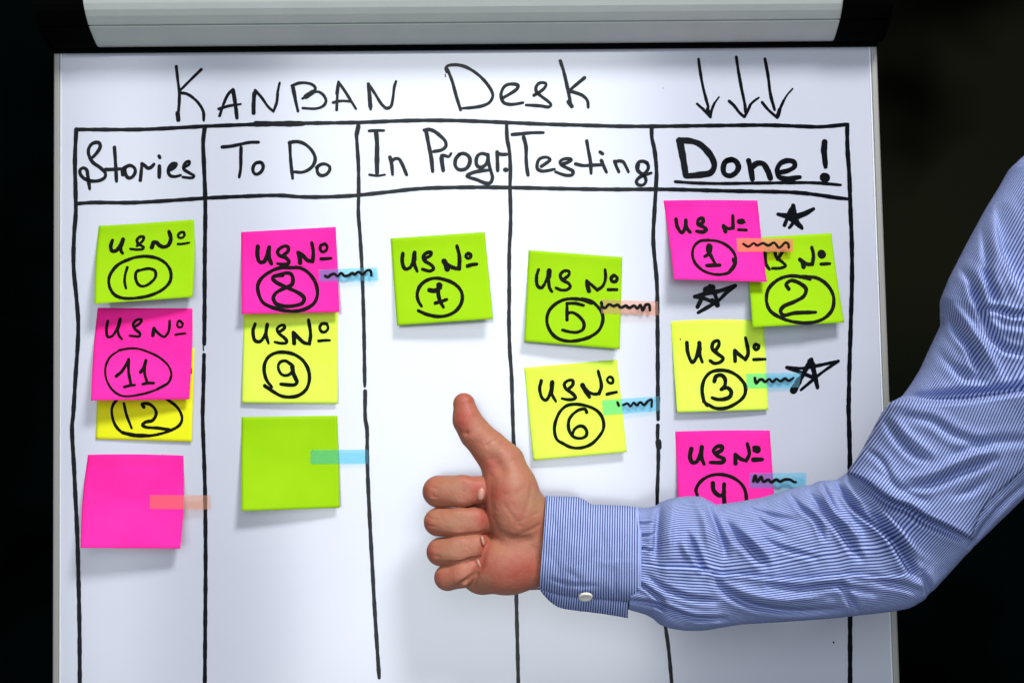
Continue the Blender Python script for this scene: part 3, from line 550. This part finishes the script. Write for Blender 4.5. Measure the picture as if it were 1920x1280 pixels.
def surface_nets(f):
    nx, ny, nz = f.shape; ins = f < 0
    c = np.zeros((nx - 1, ny - 1, nz - 1), np.int8)
    for i in (0, 1):
        for j in (0, 1):
            for k in (0, 1): c += ins[i:nx - 1 + i, j:ny - 1 + j, k:nz - 1 + k]
    act = (c > 0) & (c < 8); idx = -np.ones(act.shape, int); ii = np.argwhere(act); idx[act] = np.arange(len(ii))
    acc = np.zeros((len(ii), 3)); cnt = np.zeros(len(ii))
    corners = [(a, b_, c_) for a in (0, 1) for b_ in (0, 1) for c_ in (0, 1)]
    for a in range(8):
        for b_ in range(a + 1, 8):
            ca, cb = np.array(corners[a]), np.array(corners[b_])
            if abs(ca - cb).sum() != 1: continue
            fa = f[tuple((ii + ca).T)]; fb = f[tuple((ii + cb).T)]; m = (fa < 0) != (fb < 0)
            t = np.where(m, fa / np.where(m, fa - fb, 1), 0)[:, None]
            acc += np.where(m[:, None], ca + t * (cb - ca), 0); cnt += m
    V = ii + acc / cnt[:, None]; F = []
    for ax_ in range(3):
        sl1 = [slice(1, -1)] * 3; sl2 = [slice(1, -1)] * 3; sl1[ax_] = slice(0, -1); sl2[ax_] = slice(1, None)
        a = ins[tuple(sl1)]; b_ = ins[tuple(sl2)]; off = np.array([1, 1, 1]); off[ax_] = 0
        for flip, mask in ((False, a & ~b_), (True, ~a & b_)):
            e_ = np.argwhere(mask) + off
            o1, o2 = (ax_ + 1) % 3, (ax_ + 2) % 3
            d1 = np.zeros(3, int); d1[o1] = 1; d2 = np.zeros(3, int); d2[o2] = 1
            q = [idx[tuple((e_ - d1 - d2).T)], idx[tuple((e_ - d2).T)], idx[tuple(e_.T)], idx[tuple((e_ - d1).T)]]
            q = np.stack(q if not flip else q[::-1], 1); F.append(q[(q >= 0).all(1)])
    return V, np.concatenate(F)
Vh, Fh = surface_nets(hand)
Vh = Vh * STEP + np.array([gx[0], gy[0], gz[0]])
for it in range(1):            # gentle smoothing
    acc = np.zeros_like(Vh); cnt = np.zeros(len(Vh))
    for a in range(4):
        b_ = (a + 1) % 4
        np.add.at(acc, Fh[:, a], Vh[Fh[:, b_]]); np.add.at(cnt, Fh[:, a], 1); np.add.at(acc, Fh[:, b_], Vh[Fh[:, a]]); np.add.at(cnt, Fh[:, b_], 1)
    Vh = Vh * 0.55 + 0.45 * acc / np.maximum(cnt, 1)[:, None]
Ph = W(Vh[:, 0] * SPX, Vh[:, 1] * SPX, Vh[:, 2] * SPX)
hx_, hy_ = px_of(Ph)
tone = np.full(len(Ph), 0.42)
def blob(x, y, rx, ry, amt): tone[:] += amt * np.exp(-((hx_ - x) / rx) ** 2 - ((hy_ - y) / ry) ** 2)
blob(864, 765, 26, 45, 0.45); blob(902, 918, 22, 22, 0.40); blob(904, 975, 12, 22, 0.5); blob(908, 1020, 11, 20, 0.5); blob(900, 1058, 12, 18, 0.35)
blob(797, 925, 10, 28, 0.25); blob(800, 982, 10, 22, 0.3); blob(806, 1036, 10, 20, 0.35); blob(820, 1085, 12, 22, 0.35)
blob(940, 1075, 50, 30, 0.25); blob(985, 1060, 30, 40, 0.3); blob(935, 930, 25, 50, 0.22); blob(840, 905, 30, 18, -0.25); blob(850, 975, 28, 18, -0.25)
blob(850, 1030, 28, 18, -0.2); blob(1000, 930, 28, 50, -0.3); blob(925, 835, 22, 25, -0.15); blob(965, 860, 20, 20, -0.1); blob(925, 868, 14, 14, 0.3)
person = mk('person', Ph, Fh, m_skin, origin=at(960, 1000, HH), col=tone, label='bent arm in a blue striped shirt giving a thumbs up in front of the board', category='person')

# fingernails seen edge on at the finger tips
def nail(x, y, z, rx, ry, rz, tilt):
    n, k = 14, 9; V = []
    for i in range(k):
        ph_ = math.pi * i / (k - 1)
        for j in range(n):
            th = 2 * math.pi * j / n
            a = rx * math.sin(ph_) * math.cos(th); b_ = ry * math.sin(ph_) * math.sin(th)
            a, b_ = a * math.cos(tilt) - b_ * math.sin(tilt), a * math.sin(tilt) + b_ * math.cos(tilt)
            p = J(x + a, y + b_, z) * SPX; V.append(W(p[0], p[1], p[2] + rz * math.cos(ph_) * SPX))
    mk('fingernail', V, grid_faces(k, n, True), m_nail, person)
nail(902, 926, 25, 7, 13, 5, 0.12)
nail(905, 1013, 27, 3.6, 10, 5, -0.25)
nail(898, 1056, 20, 3.4, 9, 5, -0.35)

# ------------------------------------------------------------------ the sleeve
sec = np.array([  # top x, y, bottom x, y, height over board (m), depth ratio
 (1180, 952, 1176, 1141, .072, .62), (1196, 951, 1192, 1146, .072, .66), (1214, 951, 1211, 1151, .073, .68), (1230, 948, 1226, 1160, .074, .7), (1240, 940, 1236, 1170, .075, .7), (1262, 933, 1256, 1177, .077, .7), (1288, 930, 1284, 1181, .079, .7),
 (1314, 930, 1312, 1181, .081, .7), (1331, 939, 1330, 1179, .083, .7), (1343, 946, 1345, 1176, .084, .7), (1386, 940, 1390, 1169, .088, .72), (1431, 932, 1440, 1166, .092, .72), (1466, 921, 1490, 1163, .096, .72),
 (1505, 910, 1545, 1159, .100, .72), (1522, 909, 1575, 1156, .102, .72), (1537, 901, 1600, 1153, .104, .72), (1556, 900, 1640, 1149, .107, .70), (1570, 899, 1672, 1145, .109, .70), (1581, 892, 1702, 1139, .112, .68), (1590, 886, 1728, 1124, .114, .66), (1596, 879, 1748, 1103, .117, .66),
 (1603, 869, 1775, 1075, .120, .66), (1613, 852, 1805, 1042, .124, .66), (1630, 822, 1836, 1010, .128, .66), (1648, 788, 1880, 967, .134, .66), (1657, 771, 1903, 945, .136, .66), (1669, 755, 1925, 923, .140, .66), (1694, 742, 1950, 898, .144, .66), (1709, 722, 1968, 878, .147, .66),
 (1728, 692, 1998, 842, .152, .66), (1752, 640, 2030, 795, .160, .66), (1768, 606, 2050, 760, .165, .66), (1767, 582, 2060, 735, .168, .66), (1767, 560, 2070, 712, .171, .66), (1783, 520, 2090, 670, .177, .66),
 (1820, 448, 2120, 600, .187, .66), (1852, 389, 2150, 530, .195, .66), (1876, 350, 2170, 480, .200, .66), (1896, 315, 2185, 440, .205, .66), (1925, 288, 2205, 400, .208, .66), (1985, 250, 2260, 350, .212, .66), (2060, 215, 2330, 300, .215, .66)], float)
def interp_sections(sec, step):
    mid = (sec[:, 0:2] + sec[:, 2:4]) / 2; s = np.r_[0, np.cumsum(np.linalg.norm(np.diff(mid, axis=0), axis=1))]
    n = int(s[-1] / step); q = np.linspace(0, s[-1], n)
    o = np.stack([np.interp(q, s, sec[:, i]) for i in range(sec.shape[1])], 1)
    ker = np.exp(-np.linspace(-2, 2, 9) ** 2); ker /= ker.sum()
    pad = np.vstack([np.repeat(o[:1], 4, 0), o, np.repeat(o[-1:], 4, 0)])
    return np.stack([np.convolve(pad[:, i], ker, 'valid') for i in range(o.shape[1])], 1), q
def tube(sec, step, m, sup=2.25):
    o, q = interp_sections(sec, step); A = loc(o[:, 0], o[:, 1], o[:, 4]); B = loc(o[:, 2], o[:, 3], o[:, 4])
    c = (A + B) / 2; a = (A - B) / 2; r = np.linalg.norm(a, axis=1)
    th = np.linspace(0, 2 * np.pi, m, endpoint=False)
    ct = np.sign(np.cos(th)) * np.abs(np.cos(th)) ** (2 / sup); st = np.sign(np.sin(th)) * np.abs(np.sin(th)) ** (2 / sup)
    P = c[:, None, :] + a[:, None, :] * ct[None, :, None]
    P[..., 2] += (r * o[:, 5])[:, None] * st[None, :]
    return P, th, q, o
def seg_dist(x, y, pts, step_=False):
    """distance to a polyline, its side, and the position along it (0..1)"""
    best = np.full(x.shape, 1e9); side = np.zeros(x.shape); along = np.zeros(x.shape)
    p = catmull(pts, 12); Ls = np.r_[0, np.cumsum(np.linalg.norm(np.diff(p, axis=0), axis=1))]
    for i in range(len(p) - 1):
        a = p[i]; d = p[i + 1] - a; l2 = d @ d
        if l2 < 1e-9: continue
        t = np.clip(((x - a[0]) * d[0] + (y - a[1]) * d[1]) / l2, 0, 1)
        ex = x - a[0] - t * d[0]; ey = y - a[1] - t * d[1]; dd = np.hypot(ex, ey); m = dd < best
        best = np.where(m, dd, best); side = np.where(m, np.sign(d[0] * ey - d[1] * ex), side); along = np.where(m, (Ls[i] + t * np.sqrt(l2)) / Ls[-1], along)
    return best, side, along
# kind, amplitude (mm), width (px), polyline; 'v' = valley, 'r' = ridge, 's' = step, high on the side to the right of travel (+)
FOLD_GAIN = 2.15
FOLDS = [
 ('v', 3.5, 5, [(1182, 1126), (1215, 1130), (1250, 1140), (1300, 1158), (1360, 1160)]), ('v', 2.5, 4, [(1190, 1090), (1215, 1104), (1240, 1125)]), ('v', 1.6, 3, [(1186, 1000), (1205, 1004), (1228, 1000)]), ('v', 1.6, 3, [(1186, 975), (1204, 982), (1225, 978)]), ('v', 1.5, 3, [(1188, 1030), (1206, 1028), (1226, 1034)]),
 ('v', 1.5, 5, [(1430, 1010), (1475, 1030), (1530, 1045)]), ('v', 1.6, 5, [(1405, 955), (1440, 985), (1470, 1000)]),
 ('v', 3.5, 7, [(1240, 936), (1234, 980), (1230, 1046)]), ('r', 2.5, 9, [(1262, 930), (1256, 985), (1254, 1040)]),
 ('v', 3.5, 7, [(1325, 938), (1338, 972), (1351, 1003), (1362, 1040)]), ('r', 2.5, 9, [(1300, 930), (1318, 975), (1330, 1030)]),
 ('v', 4.0, 8, [(1360, 978), (1386, 1009), (1407, 1030), (1436, 1060)]), ('r', 2.0, 10, [(1385, 985), (1412, 1010), (1445, 1045)]),
 ('v', 3.0, 6, [(1290, 1000), (1302, 1028), (1314, 1057), (1322, 1072)]), ('r', 2, 8, [(1275, 1010), (1290, 1045)]),
 ('s', -3.0, 1.8, [(1198, 1056), (1232, 1063), (1280, 1064), (1322, 1070), (1338, 1078), (1386, 1079), (1466, 1086), (1545, 1083), (1600, 1078), (1650, 1082), (1722, 1074)]),
 ('v', 3.5, 7, [(1340, 1080), (1350, 1099), (1370, 1115), (1402, 1131), (1439, 1140), (1492, 1146), (1572, 1142)]), ('r', 2.5, 8, [(1370, 1095), (1410, 1112), (1470, 1122), (1540, 1120)]),
 ('v', 3.6, 7, [(1510, 912), (1540, 953), (1572, 988), (1593, 1019), (1614, 1046)]), ('r', 3, 8, [(1530, 908), (1560, 950), (1590, 985), (1612, 1012)]),
 ('v', 5.5, 5, [(1566, 899), (1580, 921), (1598, 948), (1625, 972), (1648, 989), (1672, 1012)]), ('r', 3.5, 6, [(1577, 895), (1596, 922), (1620, 948), (1650, 970)]),
 ('v', 3.0, 5, [(1540, 903), (1553, 930), (1566, 955), (1582, 972)]), ('v', 3, 5, [(1480, 925), (1500, 950), (1530, 975), (1545, 1010)]),
 ('v', 2.4, 7, [(1230, 1112), (1240, 1134), (1256, 1152), (1293, 1165)]), ('v', 2.2, 6, [(1215, 1080), (1240, 1100), (1290, 1120), (1340, 1128)]),
 ('v', 3.5, 8, [(1600, 896), (1625, 911), (1656, 935), (1680, 948), (1703, 956), (1734, 976), (1781, 997), (1822, 1018)]),
 ('v', 5.5, 8, [(1617, 945), (1640, 968), (1668, 1001), (1690, 1032), (1710, 1067), (1722, 1082)]), ('r', 3.0, 10, [(1640, 950), (1675, 985), (1705, 1020), (1735, 1050)]),
 ('v', 2.5, 7, [(1655, 784), (1684, 825), (1719, 856)]), ('v', 2.2, 7, [(1625, 842), (1650, 862), (1670, 895)]), ('r', 2, 9, [(1672, 780), (1705, 815), (1750, 850)]),
 ('v', 3.5, 7, [(1700, 915), (1750, 907), (1800, 886), (1865, 862)]), ('r', 3.5, 10, [(1690, 895), (1745, 885), (1800, 862), (1860, 842)]),
 ('v', 4.0, 9, [(1690, 742), (1740, 744), (1790, 741), (1850, 736), (1950, 724)]), ('r', 3, 12, [(1680, 772), (1750, 778), (1830, 768)]), ('v', 2.5, 8, [(1700, 790), (1760, 800), (1800, 830), (1850, 840)]),
 ('v', 2.5, 6, [(1822, 1022), (1871, 955), (1925, 905)]),
 ('v', 3.5, 7, [(1730, 1075), (1738, 1095), (1744, 1120)]), ('v', 2.5, 7, [(1574, 1088), (1594, 1125), (1613, 1150)]), ('v', 2.2, 7, [(1640, 1088), (1700, 1100), (1728, 1110)]),
 ('v', 3.5, 8, [(1824, 540), (1836, 575), (1846, 604)]), ('v', 2.6, 6, [(1836, 583), (1868, 580), (1900, 590), (1935, 588)]), ('v', 2.2, 7, [(1844, 604), (1862, 632), (1883, 652), (1930, 664)]), ('r', 1.6, 10, [(1850, 600), (1880, 618), (1925, 624)]),
 ('v', 4.0, 8, [(1768, 578), (1797, 624), (1820, 655), (1834, 700)]), ('r', 4, 12, [(1780, 565), (1815, 615), (1845, 660), (1870, 700)]),
 ('s', -8.0, 10, [(1862, 380), (1872, 440), (1885, 490), (1915, 545)]), ('v', 3.0, 8, [(1840, 500), (1856, 540), (1868, 566)]), ('v', 3, 9, [(1800, 500), (1820, 530), (1828, 560)]), ('v', 2.5, 8, [(1840, 420), (1846, 470), (1850, 520)]),
 ('v', 2, 9, [(1760, 660), (1800, 700), (1860, 720)]), ('v', 2, 6, [(1440, 1095), (1500, 1105), (1560, 1098), (1640, 1112)]), ('v', 2.0, 6, [(1400, 950), (1440, 965), (1490, 975)]),
]
def fold_field(x, y, folds):
    d = np.zeros(x.shape)
    for kd, amp, wd, pts in folds:
        amp = amp * FOLD_GAIN; wd = wd * 0.85
        pts = np.array(pts, float); reach = wd * 7
        msk = (x > pts[:, 0].min() - reach) & (x < pts[:, 0].max() + reach) & (y > pts[:, 1].min() - reach) & (y < pts[:, 1].max() + reach)
        if not msk.any(): continue
        b_, sd, al = seg_dist(x[msk], y[msk], pts); fade = np.clip(np.sin(np.pi * np.clip(al, 0.02, 0.98)), 0, 1) ** 0.45
        if kd == 'v': v = -amp * (np.exp(-(b_ / wd) ** 2) - 0.28 * np.exp(-((b_ - 2.2 * wd) / (1.1 * wd)) ** 2))
        elif kd == 'r': v = amp * np.exp(-(b_ / wd) ** 2)
        else: v = -amp * 0.5 * np.tanh(sd * b_ / wd) * np.exp(-(b_ / (wd * 5)) ** 1.3)
        d[msk] += v * fade
    return d
def add_sleeve(name, sec, step, m, stripes_n, folds, material, parent, wr=1.0, **kw):
    P, th, q, o = tube(sec, step, m)
    shp = P.shape; Wp = W(P[..., 0], P[..., 1], P[..., 2]); x, y = px_of(Wp)
    front = np.clip(np.sin(th), 0, 1)[None, :] ** 0.5
    f = fold_field(x, y, folds)
    # fine irregular crumpling
    def wob(kx, ky, ph_): return np.sin(x * kx + y * ky + ph_ + 1.6 * np.sin(x * ky * 0.7 - y * kx * 0.6 + ph_ * 2))
    cr = 0.75 * wob(.031, .013, .3) + 0.55 * wob(.020, -.033, 2.1) + 0.24 * wob(.11, .06, 4.0) + 0.22 * wob(-.07, .13, 1.0) + 0.16 * wob(.19, -.05, 5.2)
    f = (f + cr * wr) * front
    Wp = Wp + f[..., None] * 0.001 * NA
    U = np.repeat(q[:, None], m, 1); Vv = np.repeat((th / (2 * np.pi) * stripes_n)[None, :], len(q), 0) + 0.05 * f
    Vv = Vv + 0.35 * np.sin(x * 0.021 + y * 0.006)
    # close the tube with a doubled seam row (seam at the bottom, behind)
    roll_ = int(m * 0.75)
    Wp = np.roll(Wp, -roll_, 1); U = np.roll(U, -roll_, 1); Vv = np.roll(Vv, -roll_, 1)
    Vv[:, m - roll_:] += stripes_n
    Wp = np.concatenate([Wp, Wp[:, :1]], 1); U = np.concatenate([U, U[:, :1]], 1); Vv = np.concatenate([Vv, Vv[:, :1] + stripes_n], 1)
    return mk(name, Wp.reshape(-1, 3), grid_faces(len(q), m + 1), material, parent, uv=np.stack([U.ravel(), Vv.ravel()], 1), **kw), x, y
sl, _, _ = add_sleeve('shirt_sleeve', sec, 2.2, 440, 148, FOLDS, m_sleeve, person)

# the upper arm's cloth slumps over the elbow: one more layer with rolled edges
def coons(lo_, hi_, le_, ri_, n, m):
    def cv(p, k):
        c = catmull(p, 2); l_ = np.r_[0, np.cumsum(np.linalg.norm(np.diff(c, axis=0), axis=1))]; t = np.linspace(0, l_[-1], k)
        return np.stack([np.interp(t, l_, c[:, i]) for i in (0, 1)], 1)
    Lo, Hi, Le, Ri = cv(lo_, n), cv(hi_, n), cv(le_, m), cv(ri_, m)
    a = np.linspace(0, 1, n)[None, :, None]; t = np.linspace(0, 1, m)[:, None, None]
    return (1 - t) * Lo[None] + t * Hi[None] + (1 - a) * Le[:, None] + a * Ri[:, None] - ((1 - a) * (1 - t) * Lo[0] + a * (1 - t) * Lo[-1] + (1 - a) * t * Hi[0] + a * t * Hi[-1])
def height_map(sec):
    P, th, q, o = tube(sec, 2.0, 400); Wp = W(P[..., 0], P[..., 1], P[..., 2]); x, y = px_of(Wp)
    fr = np.sin(th) > 0; X0, Y0, C = 1150, 200, 4.0; nx_, ny_ = 300, 270
    ix = ((x[:, fr] - X0) / C).astype(int).ravel(); iy = ((y[:, fr] - Y0) / C).astype(int).ravel(); z = P[..., 2][:, fr].ravel()
    ok = (ix >= 0) & (ix < nx_) & (iy >= 0) & (iy < ny_); Hm = np.full((ny_, nx_), -1.0); np.maximum.at(Hm, (iy[ok], ix[ok]), z[ok])
    for _ in range(12):
        em = Hm < 0
        if not em.any(): break
        acc = np.zeros_like(Hm); c = np.zeros_like(Hm)
        for dy, dx in ((0, 1), (0, -1), (1, 0), (-1, 0)):
            r_ = np.roll(Hm, (dy, dx), (0, 1)); k_ = r_ >= 0; acc += np.where(k_, r_, 0); c += k_
        Hm = np.where(em & (c > 0), acc / np.maximum(c, 1) - 0.0015, Hm)
    Hm = np.maximum(Hm, 0.05)
    for _ in range(2): Hm = (Hm + np.roll(Hm, 1, 0) + np.roll(Hm, -1, 0) + np.roll(Hm, 1, 1) + np.roll(Hm, -1, 1)) / 5
    def f(x, y):
        u = np.clip((x - X0) / C - .5, 0, nx_ - 2.01); v = np.clip((y - Y0) / C - .5, 0, ny_ - 2.01); i = v.astype(int); j = u.astype(int); u = u - j; v = v - i
        return Hm[i, j] * (1 - u) * (1 - v) + Hm[i, j + 1] * u * (1 - v) + Hm[i + 1, j] * (1 - u) * v + Hm[i + 1, j + 1] * u * v
    return f
Hf = height_map(sec)
def over_layer(name, lo_, hi_, le_, ri_, lift, rad, sdir, pitch, n=170, m=130, curve=0.0):
    g = coons(lo_, hi_, le_, ri_, n, m)
    # denser rows at the borders
    x, y = g[..., 0], g[..., 1]
    def edge_d(line):
        d, _, _ = seg_dist(x, y, np.array(line, float)); return d
    dl, dh, de, dr = edge_d(lo_), edge_d(hi_), edge_d(le_), edge_d(ri_)
    rnd = lambda d, r_: np.sqrt(np.clip(1 - (1 - np.clip(d / r_, 0, 1)) ** 2, 0, 1))
    w_ = np.stack([1 / (dl + 4), 1 / (dh + 4), 1 / (de + 4), 1 / (dr + 4)]) ** 1.5; lf = (w_ * np.array(lift)[:, None, None]).sum(0) / w_.sum(0)
    pr = rnd(dl, rad[0]) * rnd(dh, rad[1]) * rnd(de, rad[2]) * rnd(dr, rad[3])
    h = Hf(x, y) - 0.0030 + (lf * 0.001 + 0.0030) * pr
    fr_ = np.clip(np.minimum.reduce([dl, dh, de, dr]) / 14, 0, 1)
    h = h + 0.001 * fold_field(x, y, PATCH_FOLDS) * fr_ + 0.0005 * np.sin(x * 0.05 + 2 * np.sin(y * 0.03)) * fr_
    X = at(x, y, h)
    sd = np.array(sdir) / np.linalg.norm(sdir); v = (x * sd[0] + y * sd[1]) / pitch + curve * np.sin((x - y) * 0.012)
    return mk(name, X.reshape(-1, 3), grid_faces(m, n), m_sleeve, person, uv=np.stack([y.ravel() / 5, v.ravel()], 1))
PATCH_FOLDS = [('v', 1.6, 8, [(1655, 784), (1684, 825), (1719, 856), (1740, 862)]), ('v', 1.2, 7, [(1620, 842), (1650, 862), (1672, 900)]), ('r', 1.2, 9, [(1672, 780), (1705, 815), (1750, 850)]),
 ('v', 2.2, 8, [(1700, 915), (1750, 907), (1800, 886), (1865, 862)]), ('r', 1.8, 10, [(1690, 895), (1745, 885), (1800, 862), (1860, 842)]), ('v', 1.6, 9, [(1700, 780), (1745, 788), (1790, 815), (1850, 835)]), ('v', 1.2, 8, [(1790, 930), (1820, 920), (1850, 900)]), ('v', 1.2, 9, [(1640, 880), (1690, 920), (1740, 940)]),
 ('v', 1.2, 10, [(1790, 850), (1850, 830), (1930, 825)])]
over_layer('sleeve_fold', [(1588, 886), (1606, 894), (1625, 905), (1656, 929), (1680, 942), (1703, 949), (1734, 968), (1781, 990), (1822, 1012)],
           [(1668, 754), (1700, 748), (1750, 752), (1800, 750), (1860, 742), (1930, 731), (2000, 724)],
           [(1588, 886), (1594, 876), (1606, 860), (1630, 820), (1648, 786), (1657, 769), (1668, 754)],
           [(1822, 1012), (1834, 975), (1850, 945), (1875, 921), (1925, 875), (2000, 790), (2010, 740), (2000, 724)], (14, 13, 2.5, 6), (8, 11, 7, 6), (0.86, 0.50), 5.5, curve=1.5)

csec = np.array([(1022.5, 928, 1009, 1101, .075, .66), (1035, 930, 1022, 1107, .075, .66), (1060, 930, 1045, 1113, .075, .68), (1085, 931, 1075, 1118, .075, .68), (1098, 938, 1092, 1120, .075, .68), (1108, 945, 1105, 1121, .075, .68),
                 (1135, 946, 1135, 1123, .075, .70), (1165, 947, 1165, 1126, .076, .70), (1188, 949, 1190, 1128, .076, .70), (1196, 953, 1202, 1124, .076, .66), (1199, 962, 1206, 1112, .076, .60)], float)
CF = [('v', 0.45, 7, [(1030, 960), (1045, 1000), (1040, 1040)]), ('v', 0.4, 8, [(1130, 960), (1125, 1000), (1135, 1035)]), ('v', 0.4, 6, [(1180, 1000), (1160, 1030), (1165, 1060)]), ('r', 0.4, 9, [(1070, 1000), (1075, 1040), (1065, 1075)]), ('v', 0.5, 5, [(1030, 1085), (1065, 1096), (1120, 1098)]), ('r', 0.3, 6, [(1105, 1050), (1150, 1055), (1195, 1052)]), ('s', -0.35, 4, [(1095, 1058), (1130, 1055), (1170, 1060), (1196, 1057)]), ('v', 0.8, 8, [(1085, 940), (1095, 985), (1092, 1030)]), ('v', 0.5, 6, [(1155, 1060), (1150, 1090), (1155, 1120)]), ('v', 0.35, 7, [(1060, 1070), (1085, 1085), (1090, 1110)]), ('v', .3, 7, [(1030, 1040), (1045, 1060), (1050, 1090)])]
P, th, q, o = tube(csec, 2.0, 300); Wp = W(P[..., 0], P[..., 1], P[..., 2]); x, y = px_of(Wp)
fr = np.clip(np.sin(th), 0, 1)[None, :] ** 0.5
f = (fold_field(x, y, CF) + 0.55 * np.sin(x * 0.07 + y * 0.03 + np.sin(y * 0.05)) + 0.22 * np.sin(x * 0.03 - y * 0.11)) * fr
Wp = Wp + f[..., None] * 0.001 * NA
U = x / 4.75 + 0.25 * f + 0.00030 * np.clip(1110 - y, 0, 200) ** 1.0 * 1.0
U = (x + (y - 1015) * 0.065 * np.clip((1200 - x) / 190, -0.3, 1)) / 4.7 + 0.08 * f
cuff = mk('shirt_cuff', Wp.reshape(-1, 3), grid_faces(len(q), 300, True), m_cuff, person, uv=np.stack([U.ravel(), (y / 4).ravel()], 1), thick=0.0012)
# stitched seam: a slightly raised cord round the cuff where the gathered sleeve meets it
def cord(k, rad):
    ring = Wp[k]; V = []; m_ = len(ring); q_ = 8; cc = ring.mean(0)
    for j in range(m_):
        o_ = ring[j] - cc; o_ = o_ - UA * (o_ @ UA); o_ /= np.linalg.norm(o_)
        for i in range(q_):
            a_ = 2 * math.pi * i / q_; V.append(ring[j] + o_ * (rad * math.sin(a_) + 0.0002) + UA * rad * 1.3 * math.cos(a_))
    F = [(j * q_ + i, j * q_ + (i + 1) % q_, ((j + 1) % m_) * q_ + (i + 1) % q_, ((j + 1) % m_) * q_ + i) for j in range(m_) for i in range(q_)]
    mk('cuff_seam', V, F, m_seam, cuff)
m_seam = mat('pale_blue_seam', (0.34, 0.42, 0.75), 0.85, 0.1)
cord(len(Wp) - 5, 0.0007)
# lower flap of the open cuff, seen under its buttoned edge
top = catmull([(1008, 1098), (1060, 1112), (1120, 1118), (1178, 1122)], 3); bot = catmull([(1017, 1112), (1030, 1126), (1048, 1138), (1080, 1144), (1130, 1150), (1177, 1158)], 3)
n = 70; a = np.linspace(0, 1, n)
tp = np.stack([np.interp(a, np.linspace(0, 1, len(top)), top[:, i]) for i in (0, 1)], 1); bt = np.stack([np.interp(a, np.linspace(0, 1, len(bot)), bot[:, i]) for i in (0, 1)], 1)
rows = []; uvs = []; k = 16
for j in range(k):
    t = j / (k - 1); p = tp * (1 - t) + bt * t; hgt = 0.0765 + 0.010 * math.sin(t * 2.2) - 0.018 * t
    rows.append(at(p[:, 0], p[:, 1], np.full(n, hgt) + 0.0006 * np.sin(p[:, 0] * 0.2))); uvs.append(np.stack([p[:, 0] / 4.6 + t * 0.6, p[:, 1]], 1))
mk('cuff_flap', np.concatenate(rows), [f_[::-1] for f_ in grid_faces(k, n)], m_cuff, person, uv=np.concatenate(uvs), thick=0.0016)
# pearl button
def disc(name, x, y, h, rx, ry, th_, mat_, parent, ndir, dome=0.0):
    c = at(x, y, h); nd = np.array(ndir, float); nd = nd[0] * UA + nd[1] * VA + nd[2] * NA; nd /= np.linalg.norm(nd)
    t1 = UA - nd * (UA @ nd); t1 /= np.linalg.norm(t1); t2 = np.cross(nd, t1); V = []; n = 28
    prof_ = [(0.0, 0.55), (0.35, 0.55), (0.6, 0.6), (0.72, 0.95), (0.88, 1.0), (1.0, 0.7), (1.0, 0.2), (0.9, 0.0), (0.0, 0.0)]
    for r_, z_ in prof_:
        for j in range(n):
            a_ = 2 * math.pi * j / n; V.append(c + t1 * rx * r_ * math.cos(a_) + t2 * ry * r_ * math.sin(a_) + nd * z_ * th_)
    return mk(name, V, [f_[::-1] for f_ in grid_faces(len(prof_), n, True)], mat_, parent)
disc('button', 1098, 1116, 0.095, 0.0052, 0.0052, 0.0022, m_button, cuff, (0, -0.80, 0.6))
